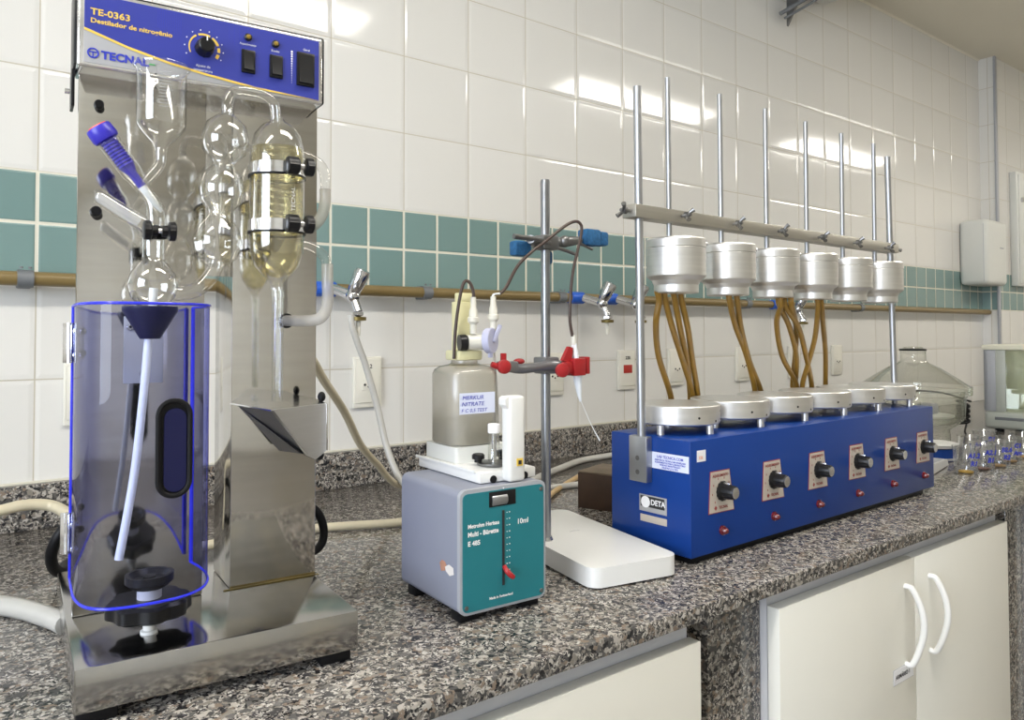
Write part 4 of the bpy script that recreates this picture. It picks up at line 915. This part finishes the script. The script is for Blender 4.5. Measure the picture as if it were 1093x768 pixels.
# small pan and portable scale between digester and beakers
pn = thing('round_scale', 'small blue round scale with white pan, half hidden behind the digester', 'scale', (1.555, -.690, 0))
MB().lathe([(.062, 0), (.064, .003), (.062, .034)], n=48, cap0=True, cap1=True).build('scale_body', 'blue_paint', pn)
MB().lathe([(.030, .034), (.066, .037), (.071, .046), (.067, .047), (0, .044)], n=48, cap0=True).build('pan', 'white_plastic', pn)
MB().lathe([(.064, .002), (.0655, .004), (.064, .009)], n=48).build('base_ring', 'case_edge', pn)
fsx = thing('flat_scale', 'low white flat scale sticking out from behind the digester end', 'scale', (1.290, -.812, 0), math.radians(12))
MB().prism([(0, 0, .003), (.175, 0, .003), (.160, 0, .020), (0, 0, .028)], (0, .12, 0)).build('scale_body', 'bench_white', fsx)
MB().prism([(.02, .006, .0275), (.150, .006, .0215), (.150, .006, .0222), (.02, .006, .0282)], (0, .10, 0)).build('keypad', 'case_edge', fsx)
for x, y in ((.02, .02), (.15, .02), (.02, .1), (.15, .1)): MB().cyl((x, y, 0), (x, y, .0035), .006).build('foot', 'black_rubber', fsx)
# beakers with residues and blue handwriting
def beaker(x, y, r, h, res, txt, label, rot=0):
    t = thing('plastic_cup', label, 'cup', (x, y, 0), rot, 'clear plastic cups marked in blue ink')
    MB().lathe([(0, .001), (r*.84, .001), (r*.86, .003), (r*.98, h-.004), (r*1.05, h-.002), (r*1.05, h), (r*.97, h)], n=40).build('cup_wall', 'beaker_plastic', t, sharp=60)
    if res: MB().lathe([(0, .0025), (r*.55, .0025), (r*.58, .0055), (r*.3, .0075), (0, .007)], n=32).build('residue', res, t)
    for k, tx in enumerate(txt):
        a = math.radians(-120+k*2)
        o = text(tx, .017, 'blue_ink', t, Matrix.Rotation(math.radians(-32), 4, 'Z') @ face_y(-.001, -r*.965-.0008, h*.62-k*.020), align_x='CENTER', bold=.0007, name='ink_writing', shear=.25)
    return t
beaker(1.385, -.850, .031, .070, 'residue_yellow', ['A1.2', 'R1'], 'clear cup with bright yellow residue, nearest the digester')
beaker(1.470, -.858, .031, .072, 'residue_brown', ['A2.1', 'B1'], 'clear cup with dark brown residue beside the yellow one')
beaker(1.555, -.865, .031, .072, 'residue_ochre', ['B2.6', 'R2'], 'clear cup with bold blue B2.6 writing, in the middle')
beaker(1.590, -.780, .031, .072, None, ['A4'], 'empty clear cup behind the middle of the row')
beaker(1.660, -.855, .031, .072, 'residue_ochre', ['C1', 'Am'], 'clear cup with ochre residue, right of the middle one')
beaker(1.770, -.850, .031, .074, 'residue_ochre', ['C2.1'], 'clear cup furthest right, in front of the balance')
beaker(1.740, -.760, .031, .074, None, ['D1'], 'empty clear cup at the back right of the row')
# analytical balance
Bn = thing('analytical_balance', 'grey analytical balance with glass draft shield at the right edge', 'balance', (2.335, -.535, 0), math.radians(-84))
MB().box((.0, 0, .012), (.42, .36, .075), .014, seg=3).build('base', 'balance_grey', Bn)
MB().box((.035, -.0015, .045), (.22, .004, .056), .001).build('front_slot', 'grey_plastic', Bn)
MB().box((.26, -.0015, .035), (.38, .004, .058), .001).build('display', 'black_plastic', Bn)
for x, y in ((.04, .04), (.38, .04), (.04, .32), (.38, .32)): MB().cyl((x, y, 0), (x, y, .0125), .015).build('foot', 'black_rubber', Bn)
tf = MB(); tf.box((-.005, .002, .300), (.36, .030, .318), .003); tf.box((-.005, .18, .300), (.36, .345, .318), .003); tf.box((-.005, .028, .300), (.012, .182, .318), .002); tf.box((.33, .028, .300), (.36, .182, .318), .002); tf.build('top_frame', 'balance_cream', Bn)
MB().box((.012, .030, .306), (.33, .18, .309)).build('top_window', 'balance_glass', Bn)
MB().box((.0, .20, .0755), (.33, .345, .2995), .002).build('housing', 'balance_cream', Bn)
MB().box((.0, .006, .0755), (.012, .195, .2995), .001).build('side_frame', 'balance_grey', Bn)
MB().box((.0005, .0060, .0755), (.0380, .0120, .2995), .0005).build('front_frame', 'case_edge', Bn)
MB().box((.0385, .0060, .0755), (.0700, .0105, .2995), .0005).build('front_frame', 'balance_grey', Bn)
MB().box((.0700, .0060, .0755), (.33, .0095, .2995), .0005).build('draft_window', 'balance_glass', Bn)
MB().box((.3300, .0060, .0755), (.345, .345, .2995), .001).build('side_frame', 'balance_grey', Bn)
MB().lathe([(.045, .0), (.045, .006), (0, .006)], (.16, .10, .085), n=36, cap0=True).build('weighing_pan', 'bright_steel', Bn)
MB().cyl((.16, .10, .075), (.16, .10, .086), .010).build('pan_post', 'bright_steel', Bn)
# coiled black cord
cd = []
for i in range(90):
    a = i*2*PI/10; cd.append((2.245+.028*math.cos(a)*.9, -.500+.02*math.sin(a), .030+.0009*i+.010*math.sin(a*.5)))
hose([(2.08, -.56, .004), (2.12, -.56, .004), (2.17, -.535, .012)]+cd+[(2.26, -.44, .135), (2.27, -.36, .14), (2.22, -.30, .14)], .0035, 'black_rubber', 'coiled black cord hanging left of the balance', name='power_cable', cat='cable', n=8)
